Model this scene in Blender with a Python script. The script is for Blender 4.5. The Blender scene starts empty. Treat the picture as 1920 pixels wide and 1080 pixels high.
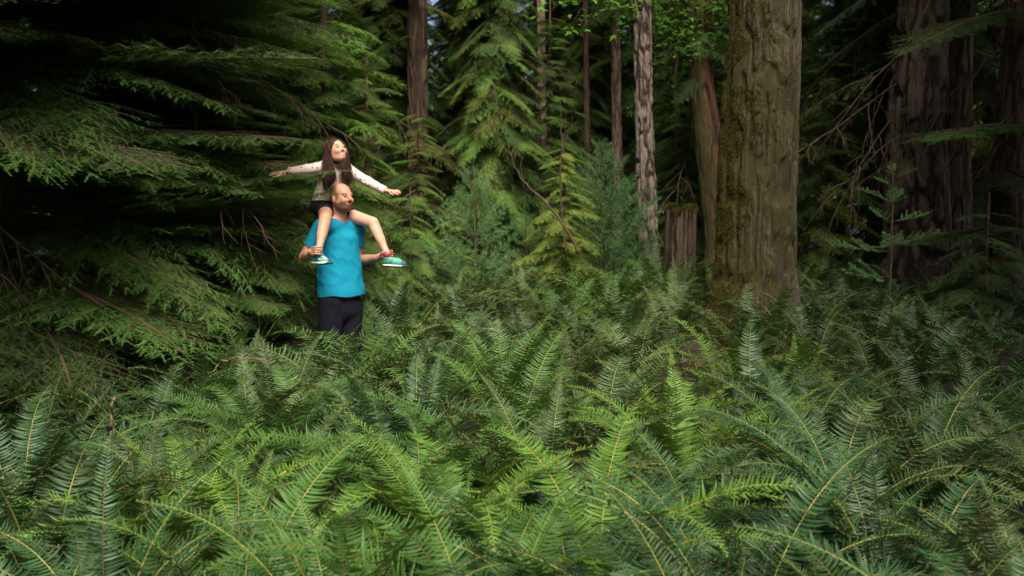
import bpy, math, random
import numpy as np
from mathutils import Matrix, Vector, Euler

R = math.radians
random.seed(7)
rs = np.random.RandomState(11)
SC = bpy.context.scene
COL = SC.collection

# ------------------------------------------------------------------ camera
CAMZ, F, PITCH = 1.5, 1600.0, math.atan(120 / 1600.0)
cam = bpy.data.cameras.new('camera')
camo = bpy.data.objects.new('camera', cam)
COL.objects.link(camo)
camo.location = (0, 0, CAMZ)
camo.rotation_euler = (math.pi / 2 - PITCH, 0, 0)
cam.sensor_width = 36
cam.lens = 36 * F / 1920
cam.clip_end = 600
cam.clip_start = 0.05
cam.dof.use_dof = True
cam.dof.focus_distance = 6.9
cam.dof.aperture_fstop = 3.6
SC.camera = camo

# ------------------------------------------------------------------ light
SUN_EL, SUN_AZ = 53, 166          # azimuth clockwise from +Y: soft light from high up, behind and right of the camera
w = bpy.data.worlds.new('World')
SC.world = w
w.use_nodes = True
nt = w.node_tree
sky = nt.nodes.new('ShaderNodeTexSky')
sky.sky_type = 'NISHITA'
sky.sun_disc = False
sky.sun_elevation = R(SUN_EL)
sky.sun_rotation = R(SUN_AZ)
sky.air_density = 1.0
sky.dust_density = 8.0
sky.ozone_density = 0.2
nt.links.new(sky.outputs[0], nt.nodes['Background'].inputs[0])
nt.nodes['Background'].inputs[1].default_value = 0.15
sun = bpy.data.lights.new('sun', 'SUN')
sun.energy = 4.2
sun.angle = R(34)
sun.color = (1.0, 0.93, 0.8)
suno = bpy.data.objects.new('sun', sun)
COL.objects.link(suno)
sd = Vector((math.sin(R(SUN_AZ)) * math.cos(R(SUN_EL)), math.cos(R(SUN_AZ)) * math.cos(R(SUN_EL)), math.sin(R(SUN_EL))))
suno.rotation_euler = sd.to_track_quat('Z', 'Y').to_euler()
suno.location = (0, -10, 30)
SC.view_settings.view_transform = 'Standard'
SC.view_settings.look = 'None'
SC.view_settings.gamma = 1
SC.view_settings.exposure = 0.92
SC.render.engine = 'CYCLES'
SC.cycles.max_bounces = 7
SC.cycles.diffuse_bounces = 4
SC.cycles.glossy_bounces = 2
SC.cycles.transmission_bounces = 4
SC.cycles.use_denoising = True
SC.cycles.sample_clamp_indirect = 6


# ------------------------------------------------------------------ helpers
def P(px, py, Y):
    """photo pixel at world depth Y -> world point"""
    u = (px - 960) / F
    v = -(py - 540) / F
    c, s = math.cos(PITCH), math.sin(PITCH)
    t = Y / (c + v * s)
    return np.array([u * t, Y, CAMZ + t * (v * c - s)])


def lin(r, g, b):
    f = lambda c: (c / 255 / 12.92) if c / 255 <= 0.04045 else ((c / 255 + 0.055) / 1.055) ** 2.4
    return (f(r), f(g), f(b), 1)


def hash3(i, j, k, seed=0):
    h = (i.astype(np.int64) * 374761393 + j.astype(np.int64) * 668265263 + k.astype(np.int64) * 2147483647 + seed * 974711) & 0xffffffff
    h = ((h ^ (h >> 13)) * 1274126177) & 0xffffffff
    h = ((h ^ (h >> 16)) * 2246822519) & 0xffffffff
    return ((h ^ (h >> 15)) & 0xffffff) / float(0xffffff)


def vnoise(p, seed=0):
    p = np.asarray(p, float)
    i = np.floor(p).astype(np.int64)
    f = p - i
    f = f * f * (3 - 2 * f)
    r = 0
    for dx in (0, 1):
        for dy in (0, 1):
            for dz in (0, 1):
                wgt = (f[..., 0] if dx else 1 - f[..., 0]) * (f[..., 1] if dy else 1 - f[..., 1]) * (f[..., 2] if dz else 1 - f[..., 2])
                r = r + wgt * hash3(i[..., 0] + dx, i[..., 1] + dy, i[..., 2] + dz, seed)
    return r


def fbm(p, o=4, seed=0):
    p = np.asarray(p, float)
    a, s, r = 0.5, 1.0, 0
    for k in range(o):
        r = r + a * vnoise(p * s, seed + k)
        a *= 0.5
        s *= 2.03
    return r


def ground_z(x, y):
    x = np.asarray(x, float)
    y = np.asarray(y, float)
    p = np.stack([x * 0.25, y * 0.25, x * 0 + 3.3], -1)
    z = (fbm(p, 3, 5) - 0.45) * 0.28 * np.clip((y - 2) / 6, 0, 1)
    z = z + 0.1 * np.clip(y - 6.3, 0, 2.7) + 0.025 * np.clip(y - 9, 0, 5) + 0.05 * np.clip(y - 26, 0, 200)
    return z


def gz(x, y):
    return float(ground_z(x, y))


class MB:
    """collects vertices, triangles, quads with material indices and a tint value per vertex"""

    def __init__(s):
        s.v, s.q, s.t, s.qm, s.tm, s.c = [], [], [], [], [], []
        s.n = 0

    def add(s, v, q=None, t=None, m=0, tint=0.5):
        v = np.asarray(v, np.float32).reshape(-1, 3)
        s.v.append(v)
        s.c.append(np.broadcast_to(np.asarray(tint, np.float32), (len(v),)).copy())
        if q is not None and len(q):
            q = np.asarray(q).reshape(-1, 4) + s.n
            s.q.append(q)
            s.qm.append(np.full(len(q), m))
        if t is not None and len(t):
            t = np.asarray(t).reshape(-1, 3) + s.n
            s.t.append(t)
            s.tm.append(np.full(len(t), m))
        s.n += len(v)

    def inst(s, v, t, M, pos, m=0, tint=None, q=None):
        """copies of a template (v, t) through matrices M (k,3,3) and offsets pos (k,3)"""
        k = len(M)
        if not k:
            return
        V = np.einsum('kij,nj->kni', M, v) + pos[:, None, :]
        n = len(v)
        off = (np.arange(k) * n)[:, None, None]
        tt = (t[None] + off).reshape(-1, 3) if t is not None else None
        qq = (q[None] + off).reshape(-1, 4) if q is not None else None
        c = np.repeat(tint, n) if tint is not None else 0.5
        s.add(V.reshape(-1, 3), qq, tt, m, c)

    def tube(s, pts, rad, n=6, m=0, tint=0.5, cap=True):
        pts = np.asarray(pts, float)
        k = len(pts)
        rad = np.broadcast_to(np.asarray(rad, float), (k,))
        tan = np.gradient(pts, axis=0)
        tan /= np.linalg.norm(tan, axis=1)[:, None] + 1e-9
        ref = np.array([0.13, 0.21, 0.97]) if abs(tan[0][2]) < 0.8 else np.array([0.97, 0.2, 0.1])
        a = np.cross(tan, ref)
        a /= np.linalg.norm(a, axis=1)[:, None] + 1e-9
        b = np.cross(tan, a)
        th = np.arange(n) * 2 * math.pi / n
        V = pts[:, None] + rad[:, None, None] * (a[:, None] * np.cos(th)[None, :, None] + b[:, None] * np.sin(th)[None, :, None])
        q = [(i * n + j, i * n + (j + 1) % n, (i + 1) * n + (j + 1) % n, (i + 1) * n + j) for i in range(k - 1) for j in range(n)]
        V = V.reshape(-1, 3)
        t = []
        if cap:
            V = np.concatenate([V, pts[:1], pts[-1:]])
            t = [((j + 1) % n, j, k * n) for j in range(n)] + [((k - 1) * n + j, (k - 1) * n + (j + 1) % n, k * n + 1) for j in range(n)]
        s.add(V, q, t, m, tint)

    def mesh(s, name, mats, smooth=False):
        v = np.concatenate(s.v)
        q = np.concatenate(s.q) if s.q else np.zeros((0, 4), int)
        t = np.concatenate(s.t) if s.t else np.zeros((0, 3), int)
        me = bpy.data.meshes.new(name)
        me.vertices.add(len(v))
        me.vertices.foreach_set('co', v.ravel())
        loops = np.concatenate([q.ravel(), t.ravel()]).astype(np.int32)
        me.loops.add(len(loops))
        me.loops.foreach_set('vertex_index', loops)
        me.polygons.add(len(q) + len(t))
        st = np.concatenate([np.arange(len(q)) * 4, len(q) * 4 + np.arange(len(t)) * 3]).astype(np.int32)
        me.polygons.foreach_set('loop_start', st)
        mi = np.concatenate([np.concatenate(s.qm) if s.qm else [], np.concatenate(s.tm) if s.tm else []]).astype(np.int32)
        me.polygons.foreach_set('material_index', mi)
        if smooth:
            me.polygons.foreach_set('use_smooth', np.ones(len(mi), bool))
        at = me.attributes.new('tint', 'FLOAT', 'POINT')
        at.data.foreach_set('value', np.concatenate(s.c))
        for m in mats:
            me.materials.append(m)
        me.update(calc_edges=True)
        me.validate()
        return me


def link(name, data, parent=None, loc=None, rot=None, scale=None):
    o = bpy.data.objects.new(name, data)
    COL.objects.link(o)
    if parent is not None:
        o.parent = parent
    if loc is not None:
        o.location = [float(x) for x in loc]
    if rot is not None:
        o.rotation_euler = rot
    if scale is not None:
        o.scale = (scale,) * 3 if np.isscalar(scale) else scale
    return o


def tag(o, label, cat, group=None, kind=None):
    if label:
        o['label'] = label
    if cat:
        o['category'] = cat
    if group:
        o['group'] = group
    if kind:
        o['kind'] = kind
    return o


def thing(name, label, cat, loc, rz=0, group=None):
    o = link(name, None, None, loc, (0, 0, rz))
    o.empty_display_size = 0.1
    return tag(o, label, cat, group)


ORD = ['first', 'second', 'third', 'fourth', 'fifth', 'sixth', 'seventh', 'eighth', 'ninth', 'tenth', 'eleventh', 'twelfth',
       'thirteenth', 'fourteenth', 'fifteenth', 'sixteenth', 'seventeenth', 'eighteenth', 'nineteenth', 'twentieth']


def nth(i):
    if i < 20:
        return ORD[i]
    tens = {2: 'twenty', 3: 'thirty', 4: 'forty', 5: 'fifty', 6: 'sixty', 7: 'seventy', 8: 'eighty', 9: 'ninety'}
    n = i + 1
    if n % 10 == 0:
        return tens[n // 10][:-1] + 'ieth'
    return tens[n // 10] + '-' + ORD[n % 10 - 1]


# ------------------------------------------------------------------ materials
def newmat(name):
    m = bpy.data.materials.new(name)
    m.use_nodes = True
    t = m.node_tree
    b = t.nodes['Principled BSDF']
    return m, t, b


def node(t, kind, **kw):
    n = t.nodes.new(kind)
    for k, v in kw.items():
        if k.startswith('i_'):
            n.inputs[k[2:].replace('_', ' ')].default_value = v
        else:
            setattr(n, k, v)
    return n


def mixcol(t, fac, a, b, blend='MIX'):
    n = t.nodes.new('ShaderNodeMix')
    n.data_type = 'RGBA'
    n.blend_type = blend
    for s_, v in ((n.inputs['Factor'], fac), (n.inputs[6], a), (n.inputs[7], b)):
        if isinstance(v, bpy.types.NodeSocket):
            t.links.new(v, s_)
        else:
            s_.default_value = v
    return n.outputs[2]


def mathn(t, op, a, b=0.0, clamp=False):
    n = t.nodes.new('ShaderNodeMath')
    n.operation = op
    n.use_clamp = clamp
    for s_, v in ((n.inputs[0], a), (n.inputs[1], b)):
        if isinstance(v, bpy.types.NodeSocket):
            t.links.new(v, s_)
        else:
            s_.default_value = v
    return n.outputs[0]


def leafmat(name, ca, cb, rough=0.5, trans=0.3, spec=0.4, cc=None, noise_scale=3.0, back=1.0):
    """foliage: two leaf colours mixed by the per-leaf tint, by object and by a slow noise; thin and partly translucent"""
    m, t, b = newmat(name)
    at = node(t, 'ShaderNodeAttribute', attribute_name='tint')
    oi = node(t, 'ShaderNodeObjectInfo')
    tc = node(t, 'ShaderNodeTexCoord')
    nz = node(t, 'ShaderNodeTexNoise', i_Scale=noise_scale, i_Detail=2.0)
    t.links.new(tc.outputs['Object'], nz.inputs['Vector'])
    f = mathn(t, 'MULTIPLY', at.outputs['Fac'], 0.6)
    f = mathn(t, 'ADD', f, mathn(t, 'MULTIPLY', oi.outputs['Random'], 0.35))
    f = mathn(t, 'ADD', f, mathn(t, 'MULTIPLY', mathn(t, 'SUBTRACT', nz.outputs['Fac'], 0.5), 0.9), True)
    c = mixcol(t, f, ca, cb)
    if cc is not None:
        nz2 = node(t, 'ShaderNodeTexNoise', i_Scale=1.3, i_Detail=3.0)
        t.links.new(tc.outputs['Object'], nz2.inputs['Vector'])
        g = mathn(t, 'MULTIPLY', mathn(t, 'SUBTRACT', nz2.outputs['Fac'], 0.58), 6.0, True)
        c = mixcol(t, g, c, cc)
    t.links.new(c, b.inputs['Base Color'])
    b.inputs['Roughness'].default_value = rough
    b.inputs['Specular IOR Level'].default_value = spec
    tr = node(t, 'ShaderNodeBsdfTranslucent')
    t.links.new(mixcol(t, 0.35, c, (0.16, 0.26, 0.02, 1), 'MIX'), tr.inputs['Color'])
    mx = node(t, 'ShaderNodeMixShader')
    mx.inputs[0].default_value = trans
    t.links.new(b.outputs[0], mx.inputs[1])
    t.links.new(tr.outputs[0], mx.inputs[2])
    t.links.new(mx.outputs[0], t.nodes['Material Output'].inputs[0])
    return m


def plainmat(name, col, rough=0.6, spec=0.4, noise=None, bump=0, bscale=80):
    m, t, b = newmat(name)
    b.inputs['Base Color'].default_value = col
    b.inputs['Roughness'].default_value = rough
    b.inputs['Specular IOR Level'].default_value = spec
    tc = node(t, 'ShaderNodeTexCoord')
    if noise is not None:
        nz = node(t, 'ShaderNodeTexNoise', i_Scale=noise[1], i_Detail=4.0)
        t.links.new(tc.outputs['Object'], nz.inputs['Vector'])
        r = mathn(t, 'MULTIPLY', mathn(t, 'SUBTRACT', nz.outputs['Fac'], 0.35), 3.0, True)
        t.links.new(mixcol(t, r, col, noise[0]), b.inputs['Base Color'])
    if bump:
        n2 = node(t, 'ShaderNodeTexNoise', i_Scale=bscale, i_Detail=3.0)
        t.links.new(tc.outputs['Object'], n2.inputs['Vector'])
        bp = node(t, 'ShaderNodeBump', i_Strength=bump, i_Distance=0.01)
        t.links.new(n2.outputs['Fac'], bp.inputs['Height'])
        t.links.new(bp.outputs[0], b.inputs['Normal'])
    return m


def barkmat(name, ridge, mid, crack, moss=None, moss_amt=0.0, moss_dir=(-1, -0.6, 0), stretch=0.22, scale=14, lichen=None):
    """plated bark: 'tint' holds the plate height of the displaced trunk; moss grows on one side in patches"""
    m, t, b = newmat(name)
    at = node(t, 'ShaderNodeAttribute', attribute_name='tint')
    tc = node(t, 'ShaderNodeTexCoord')
    mp = node(t, 'ShaderNodeMapping')
    mp.inputs['Scale'].default_value = (1, 1, stretch)
    t.links.new(tc.outputs['Object'], mp.inputs['Vector'])
    n1 = node(t, 'ShaderNodeTexNoise', i_Scale=float(scale), i_Detail=6.0, i_Roughness=0.65)
    t.links.new(mp.outputs[0], n1.inputs['Vector'])
    n2 = node(t, 'ShaderNodeTexNoise', i_Scale=scale * 4.0, i_Detail=4.0)
    t.links.new(mp.outputs[0], n2.inputs['Vector'])
    f = mathn(t, 'ADD', mathn(t, 'MULTIPLY', at.outputs['Fac'], 0.75), mathn(t, 'MULTIPLY', mathn(t, 'SUBTRACT', n1.outputs['Fac'], 0.4), 1.1))
    cr = node(t, 'ShaderNodeValToRGB')
    e = cr.color_ramp.elements
    e[0].position = 0.12
    e[0].color = crack
    e[1].position = 0.42
    e[1].color = mid
    x = e.new(0.85)
    x.color = ridge
    t.links.new(f, cr.inputs[0])
    c = cr.outputs[0]
    if lichen is not None:
        n3 = node(t, 'ShaderNodeTexNoise', i_Scale=22.0, i_Detail=5.0)
        t.links.new(tc.outputs['Object'], n3.inputs['Vector'])
        g = mathn(t, 'MULTIPLY', mathn(t, 'SUBTRACT', n3.outputs['Fac'], 0.6), 9.0, True)
        c = mixcol(t, mathn(t, 'MULTIPLY', g, 0.7), c, lichen)
    hgt = mathn(t, 'ADD', n1.outputs['Fac'], mathn(t, 'MULTIPLY', n2.outputs['Fac'], 0.45))
    if moss is not None:
        geo = node(t, 'ShaderNodeNewGeometry')
        dp = node(t, 'ShaderNodeVectorMath', operation='DOT_PRODUCT')
        d = Vector(moss_dir).normalized()
        dp.inputs[1].default_value = d
        t.links.new(geo.outputs['True Normal'], dp.inputs[0])
        n4 = node(t, 'ShaderNodeTexNoise', i_Scale=2.6, i_Detail=7.0, i_Roughness=0.7)
        t.links.new(tc.outputs['Object'], n4.inputs['Vector'])
        g = mathn(t, 'ADD', mathn(t, 'MULTIPLY', dp.outputs['Value'], 0.9), mathn(t, 'MULTIPLY', mathn(t, 'SUBTRACT', n4.outputs['Fac'], 0.5), 4.0))
        g = mathn(t, 'ADD', g, moss_amt)
        g = mathn(t, 'MULTIPLY', g, 1.6, True)
        n5 = node(t, 'ShaderNodeTexNoise', i_Scale=90.0, i_Detail=5.0)
        t.links.new(tc.outputs['Object'], n5.inputs['Vector'])
        mc = mixcol(t, n5.outputs['Fac'], moss[0], moss[1])
        c = mixcol(t, g, c, mc)
        hgt = mathn(t, 'ADD', hgt, mathn(t, 'MULTIPLY', n5.outputs['Fac'], 0.8))
    t.links.new(c, b.inputs['Base Color'])
    b.inputs['Roughness'].default_value = 0.85
    b.inputs['Specular IOR Level'].default_value = 0.25
    bp = node(t, 'ShaderNodeBump', i_Strength=0.9, i_Distance=0.02)
    t.links.new(hgt, bp.inputs['Height'])
    t.links.new(bp.outputs[0], b.inputs['Normal'])
    return m


M = {}
M['twig'] = plainmat('twig_bark', (0.05, 0.032, 0.02, 1), 0.8, 0.2, ((0.09, 0.06, 0.04, 1), 9))
M['deadtwig'] = plainmat('dead_twig', (0.16, 0.11, 0.075, 1), 0.85, 0.2, ((0.06, 0.04, 0.03, 1), 5))
M['rachis'] = plainmat('fern_rachis', (0.26, 0.2, 0.045, 1), 0.5, 0.4, ((0.15, 0.17, 0.04, 1), 3))
M['rachis_dark'] = plainmat('fern_rachis_brown', (0.09, 0.055, 0.025, 1), 0.6, 0.3)
TONES = ['bright yellow-green', 'fresh mid-green', 'dull grey-green', 'cool bluish green', 'deep dark green']
FERN = {
    TONES[0]: leafmat('fern_bright', (0.055, 0.13, 0.016, 1), (0.11, 0.205, 0.028, 1), 0.52, 0.24, 0.32),
    TONES[1]: leafmat('fern_mid', (0.028, 0.078, 0.013, 1), (0.056, 0.126, 0.021, 1), 0.52, 0.2, 0.32),
    TONES[2]: leafmat('fern_grey', (0.027, 0.056, 0.016, 1), (0.058, 0.1, 0.029, 1), 0.52, 0.16, 0.35),
    TONES[3]: leafmat('fern_blue', (0.018, 0.052, 0.017, 1), (0.034, 0.082, 0.027, 1), 0.5, 0.14, 0.4),
    TONES[4]: leafmat('fern_dark', (0.011, 0.032, 0.006, 1), (0.022, 0.054, 0.011, 1), 0.52, 0.15, 0.3),  # darkest copy: shade and contrast put into the frond colour
    'dead': leafmat('fern_dead', (0.12, 0.055, 0.024, 1), (0.23, 0.12, 0.05, 1), 0.7, 0.25, 0.2),
}
NEED = {
    'dark': leafmat('needles_dark', (0.02, 0.045, 0.012, 1), (0.045, 0.085, 0.018, 1), 0.55, 0.22, 0.35),  # dark copy: shade of the side conifers put into the needle colour
    'mid': leafmat('needles_mid', (0.038, 0.098, 0.022, 1), (0.08, 0.165, 0.034, 1), 0.5, 0.3, 0.35),
    'bright': leafmat('needles_bright', (0.085, 0.2, 0.028, 1), (0.17, 0.31, 0.05, 1), 0.5, 0.35, 0.35),  # light copy: brightens dim background conifers through their needle colour
    'yellow': leafmat('needles_yellow', (0.17, 0.27, 0.035, 1), (0.3, 0.38, 0.07, 1), 0.5, 0.42, 0.3),
    'olive': leafmat('needles_olive', (0.065, 0.10, 0.016, 1), (0.13, 0.165, 0.026, 1), 0.55, 0.3, 0.3, (0.14, 0.085, 0.025, 1)),
    'blue': leafmat('needles_blue', (0.07, 0.17, 0.06, 1), (0.14, 0.28, 0.1, 1), 0.5, 0.3, 0.35),
    'far': leafmat('needles_far', (0.05, 0.1, 0.025, 1), (0.1, 0.17, 0.035, 1), 0.55, 0.3, 0.3),
}
M['maple'] = leafmat('maple_leaf', (0.06, 0.19, 0.015, 1), (0.12, 0.3, 0.03, 1), 0.45, 0.5, 0.35)


# ------------------------------------------------------------------ ground
def ground():
    n = 150
    xs = np.concatenate([np.linspace(-220, -30, 14)[:-1], np.linspace(-30, 30, n), np.linspace(30, 220, 14)[1:]])
    ys = np.concatenate([np.linspace(-60, 0, 12)[:-1], np.linspace(0, 40, n), np.linspace(40, 300, 20)[1:]])
    X, Y = np.meshgrid(xs, ys)
    Z = ground_z(X, Y)
    mb = MB()
    nx = len(xs)
    i, j = np.meshgrid(np.arange(len(ys) - 1), np.arange(nx - 1), indexing='ij')
    a = (i * nx + j).ravel()
    mb.add(np.stack([X, Y, Z], -1).reshape(-1, 3), np.stack([a, a + 1, a + 1 + nx, a + nx], 1))
    m, t, b = newmat('forest_floor')
    tc = node(t, 'ShaderNodeTexCoord')
    n1 = node(t, 'ShaderNodeTexNoise', i_Scale=14.0, i_Detail=8.0, i_Roughness=0.7)
    n2 = node(t, 'ShaderNodeTexNoise', i_Scale=1.2, i_Detail=4.0)
    for k in (n1, n2):
        t.links.new(tc.outputs['Object'], k.inputs['Vector'])
    c = mixcol(t, n1.outputs['Fac'], (0.012, 0.008, 0.005, 1), (0.045, 0.028, 0.014, 1))
    g = mathn(t, 'MULTIPLY', mathn(t, 'SUBTRACT', n2.outputs['Fac'], 0.48), 5.0, True)
    c = mixcol(t, g, c, (0.03, 0.05, 0.012, 1))
    t.links.new(c, b.inputs['Base Color'])
    b.inputs['Roughness'].default_value = 0.95
    bp = node(t, 'ShaderNodeBump', i_Strength=1.0, i_Distance=0.05)
    t.links.new(n1.outputs['Fac'], bp.inputs['Height'])
    t.links.new(bp.outputs[0], b.inputs['Normal'])
    o = link('ground', mb.mesh('ground', [m], True))
    tag(o, 'dark forest floor of soil and litter under the ferns', None, None, 'structure')


ground()


# ------------------------------------------------------------------ ferns
def frond(L, a0, bend, seed, mat, lod=0, rmat=None, bow=0.0, droop=0.25, dead=False):
    """one sword fern frond: base at the origin, arching towards +X; narrow toothed pinnae along a yellow rachis"""
    r = np.random.RandomState(seed)
    N = 30
    s = np.linspace(0, 1, N)
    ang = a0 - bend * s ** 1.6
    ds = L / (N - 1)
    x = np.concatenate([[0], np.cumsum(np.cos(ang[:-1]) * ds)])
    z = np.concatenate([[0], np.cumsum(np.sin(ang[:-1]) * ds)])
    y = bow * L * s ** 2
    pts = np.stack([x, y, z], 1)
    tan = np.gradient(pts, axis=0)
    tan /= np.linalg.norm(tan, axis=1)[:, None]
    side = np.array([0, 1.0, 0])[None] - tan * tan[:, 1:2]
    side /= np.linalg.norm(side, axis=1)[:, None]
    tw = (r.rand() - 0.5) * 0.9 * s ** 1.2
    nor = np.cross(tan, side)
    side2 = side * np.cos(tw)[:, None] + nor * np.sin(tw)[:, None]
    nor = np.cross(tan, side2)
    side = side2
    mb = MB()
    mb.tube(pts, 0.0042 * (1 - 0.8 * s), 4 if lod == 0 else 3, 1)
    K = {0: 60, 1: 38, 2: 22}[lod]
    segs = {0: 4, 1: 3, 2: 2}[lod]
    wid = {0: 0.01, 1: 0.0148, 2: 0.024}[lod] * (L / 0.95)
    u = np.linspace(0.13, 0.995, K)
    prof = np.minimum(1, 0.6 + (u - 0.13) * 3.2) * np.clip((1 - u) / 0.5, 0.05, 1) ** 0.75
    for sg in (-1, 1):
        for k in range(K):
            if dead and r.rand() < 0.15:
                continue
            uu = u[k] + (0.4 / K if sg > 0 else 0)
            if uu > 1:
                continue
            f = uu * (N - 1)
            i0 = min(int(f), N - 2)
            fr = f - i0
            p0 = pts[i0] * (1 - fr) + pts[i0 + 1] * fr
            T, S, Nn = tan[i0], side[i0], nor[i0]
            ln = 0.088 * (L / 0.95) * prof[k] * (0.9 + 0.2 * r.rand())
            sweep = 0.14 + 0.75 * max(0, uu - 0.55) + (r.rand() - 0.5) * 0.2
            lift = 0.28 + (r.rand() - 0.5) * 0.35
            if dead:
                lift += (r.rand() - 0.5) * 1.6
            tt = np.linspace(0, 1, segs + 1)
            D = S * sg * math.cos(sweep) + T * math.sin(sweep)
            fall = droop + (r.rand() - 0.5) * 0.3 + (0.9 if dead else 0)
            cx = p0 + np.outer(ln * tt, D) - np.outer(ln * (lift * tt - fall * 1.6 * tt ** 2), -Nn) * -1 + np.outer(ln * 0.16 * tt ** 2, T)
            wv = wid * np.array({4: [0.75, 1.0, 0.9, 0.58, 0.04], 3: [0.8, 1.0, 0.7, 0.04], 2: [0.8, 0.95, 0.05]}[segs]) * (0.55 + 0.45 * prof[k]) * 0.5
            W = T * math.cos(sweep * 0.6) - S * sg * math.sin(sweep * 0.6)
            ro = (r.rand() - 0.5) * 0.7
            W = W * math.cos(ro) + Nn * math.sin(ro)
            tint = r.rand() * 0.7 + 0.15
            if lod == 0:
                fold = Nn * (wid * 0.16)
                A = cx + W * wv[:, None] + fold
                B = cx
                C = cx - W * wv[:, None] + fold
                V = np.stack([A, B, C], 1).reshape(-1, 3)
                q = []
                for i in range(segs):
                    a = i * 3
                    q += [(a, a + 1, a + 4, a + 3), (a + 1, a + 2, a + 5, a + 4)]
            else:
                V = np.stack([cx + W * wv[:, None], cx - W * wv[:, None]], 1).reshape(-1, 3)
                q = [(2 * i, 2 * i + 1, 2 * i + 3, 2 * i + 2) for i in range(segs)]
            mb.add(V, q, None, 0, tint)
    return mb


# kinds: length, starting angle, bend, sideways bow
FK = [(0.98, 82, 50, 0.05), (1.1, 78, 82, -0.12), (0.98, 70, 100, 0.14), (1.1, 66, 112, -0.1), (0.95, 56, 92, 0.15), (1.2, 74, 118, 0.05),
      (0.9, 46, 72, -0.14), (1.05, 64, 76, 0.1), (0.85, 34, 56, 0.08)]
FROND = {}
FR_MB = {}
for ti, tone in enumerate(TONES):
    for ki, (L, a0, bd, bow) in enumerate(FK):
        mb = frond(L, R(a0), R(bd), 100 + ki * 7 + ti, None, 0, None, bow)
        FROND[tone, ki] = mb.mesh('frond', [FERN[tone], M['rachis'] if (ki + ti) % 3 else M['rachis_dark']])
FROND1 = {}
for ki, (L, a0, bd, bow) in enumerate(FK):
    FR_MB[ki] = frond(L, R(a0), R(bd), 300 + ki, None, 1, None, bow)
    FR_MB['far', ki] = frond(L, R(a0), R(bd), 400 + ki, None, 2, None, bow)
for ti, tone in enumerate(TONES):
    for ki in range(len(FK)):
        FROND1[tone, ki] = FR_MB[ki].mesh('frond', [FERN[tone], M['rachis'] if (ki + ti) % 3 else M['rachis_dark']])
DEADF = [frond(0.8, R(60 - 12 * k), R(95), 500 + k, None, 0, None, 0.1, 0.3, True).mesh('frond', [FERN['dead'], M['rachis_dark']]) for k in range(3)]


def fern_plan(r, n):
    """list of (kind, azimuth, tilt, scale) for one crown of fronds"""
    out = []
    for i in range(n):
        az = i * 2.39996 + r.uniform(-0.35, 0.35)
        fr = i / n
        if fr < 0.2:
            k = r.choice([0, 1, 7])
        elif fr < 0.75:
            k = r.choice([1, 2, 3, 5, 5, 3])
        else:
            k = r.choice([3, 4, 6, 8])
        out.append((k, az, r.uniform(-0.14, 0.1), r.uniform(0.78, 1.12)))
    return out


def merged_fern(name, seed, tone, n, far):
    r = random.Random(seed)
    mb = MB()
    for k, az, tilt, sc in fern_plan(r, n):
        src = FR_MB[('far', k) if far else k]
        v = np.concatenate(src.v)
        A = np.array(Matrix.Rotation(az, 3, 'Z') @ Matrix.Rotation(tilt, 3, 'Y')) * sc
        v = v @ A.T + np.array([math.cos(az), math.sin(az), 0]) * 0.03
        c = np.clip(np.concatenate(src.c) + r.uniform(-0.2, 0.2), 0, 1)
        off = mb.n
        mb.v.append(v.astype(np.float32))
        mb.c.append(c.astype(np.float32))
        if src.q:
            mb.q.append(np.concatenate(src.q) + off)
            mb.qm.append(np.concatenate(src.qm))
        if src.t:
            mb.t.append(np.concatenate(src.t) + off)
            mb.tm.append(np.concatenate(src.tm))
        mb.n += len(v)
    if far == 'raw':
        return mb
    return mb.mesh(name, [FERN[tone], M['rachis'] if seed % 2 else M['rachis_dark']])




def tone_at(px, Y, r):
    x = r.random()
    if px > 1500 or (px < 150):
        return TONES[4] if x < 0.45 else (TONES[3] if x < 0.85 else TONES[2])  # frame edges get darker fronds, shade carried by colour
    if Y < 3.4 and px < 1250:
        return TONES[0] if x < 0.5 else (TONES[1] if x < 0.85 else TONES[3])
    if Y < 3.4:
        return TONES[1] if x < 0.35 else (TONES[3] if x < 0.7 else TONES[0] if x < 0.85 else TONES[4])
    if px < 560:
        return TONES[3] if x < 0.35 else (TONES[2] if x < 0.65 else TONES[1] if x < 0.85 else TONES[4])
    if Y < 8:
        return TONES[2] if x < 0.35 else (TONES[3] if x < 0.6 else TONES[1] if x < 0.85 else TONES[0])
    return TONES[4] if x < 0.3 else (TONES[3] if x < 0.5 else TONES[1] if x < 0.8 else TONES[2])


# things the ferns must keep clear of: (x, y, radius)
CLEAR = []
TRUNKS = [  # px, Y of the bases of large trunks
    (1418, 9.0, 0.5), (1216, 14, 0.3), (1274, 13, 0.4), (1338, 15, 0.4), (1724, 12, 0.6), (1798, 14, 0.35), (783, 17, 0.4)]
for px, Y, r_ in TRUNKS:
    CLEAR.append(((px - 960) / F * Y, Y, r_))
CLEAR.append(((640 - 960) / F * 6.85, 6.85, 0.34))


def blocked(x, y):
    return any((x - a) ** 2 + (y - b) ** 2 < c * c for a, b, c in CLEAR)


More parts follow.
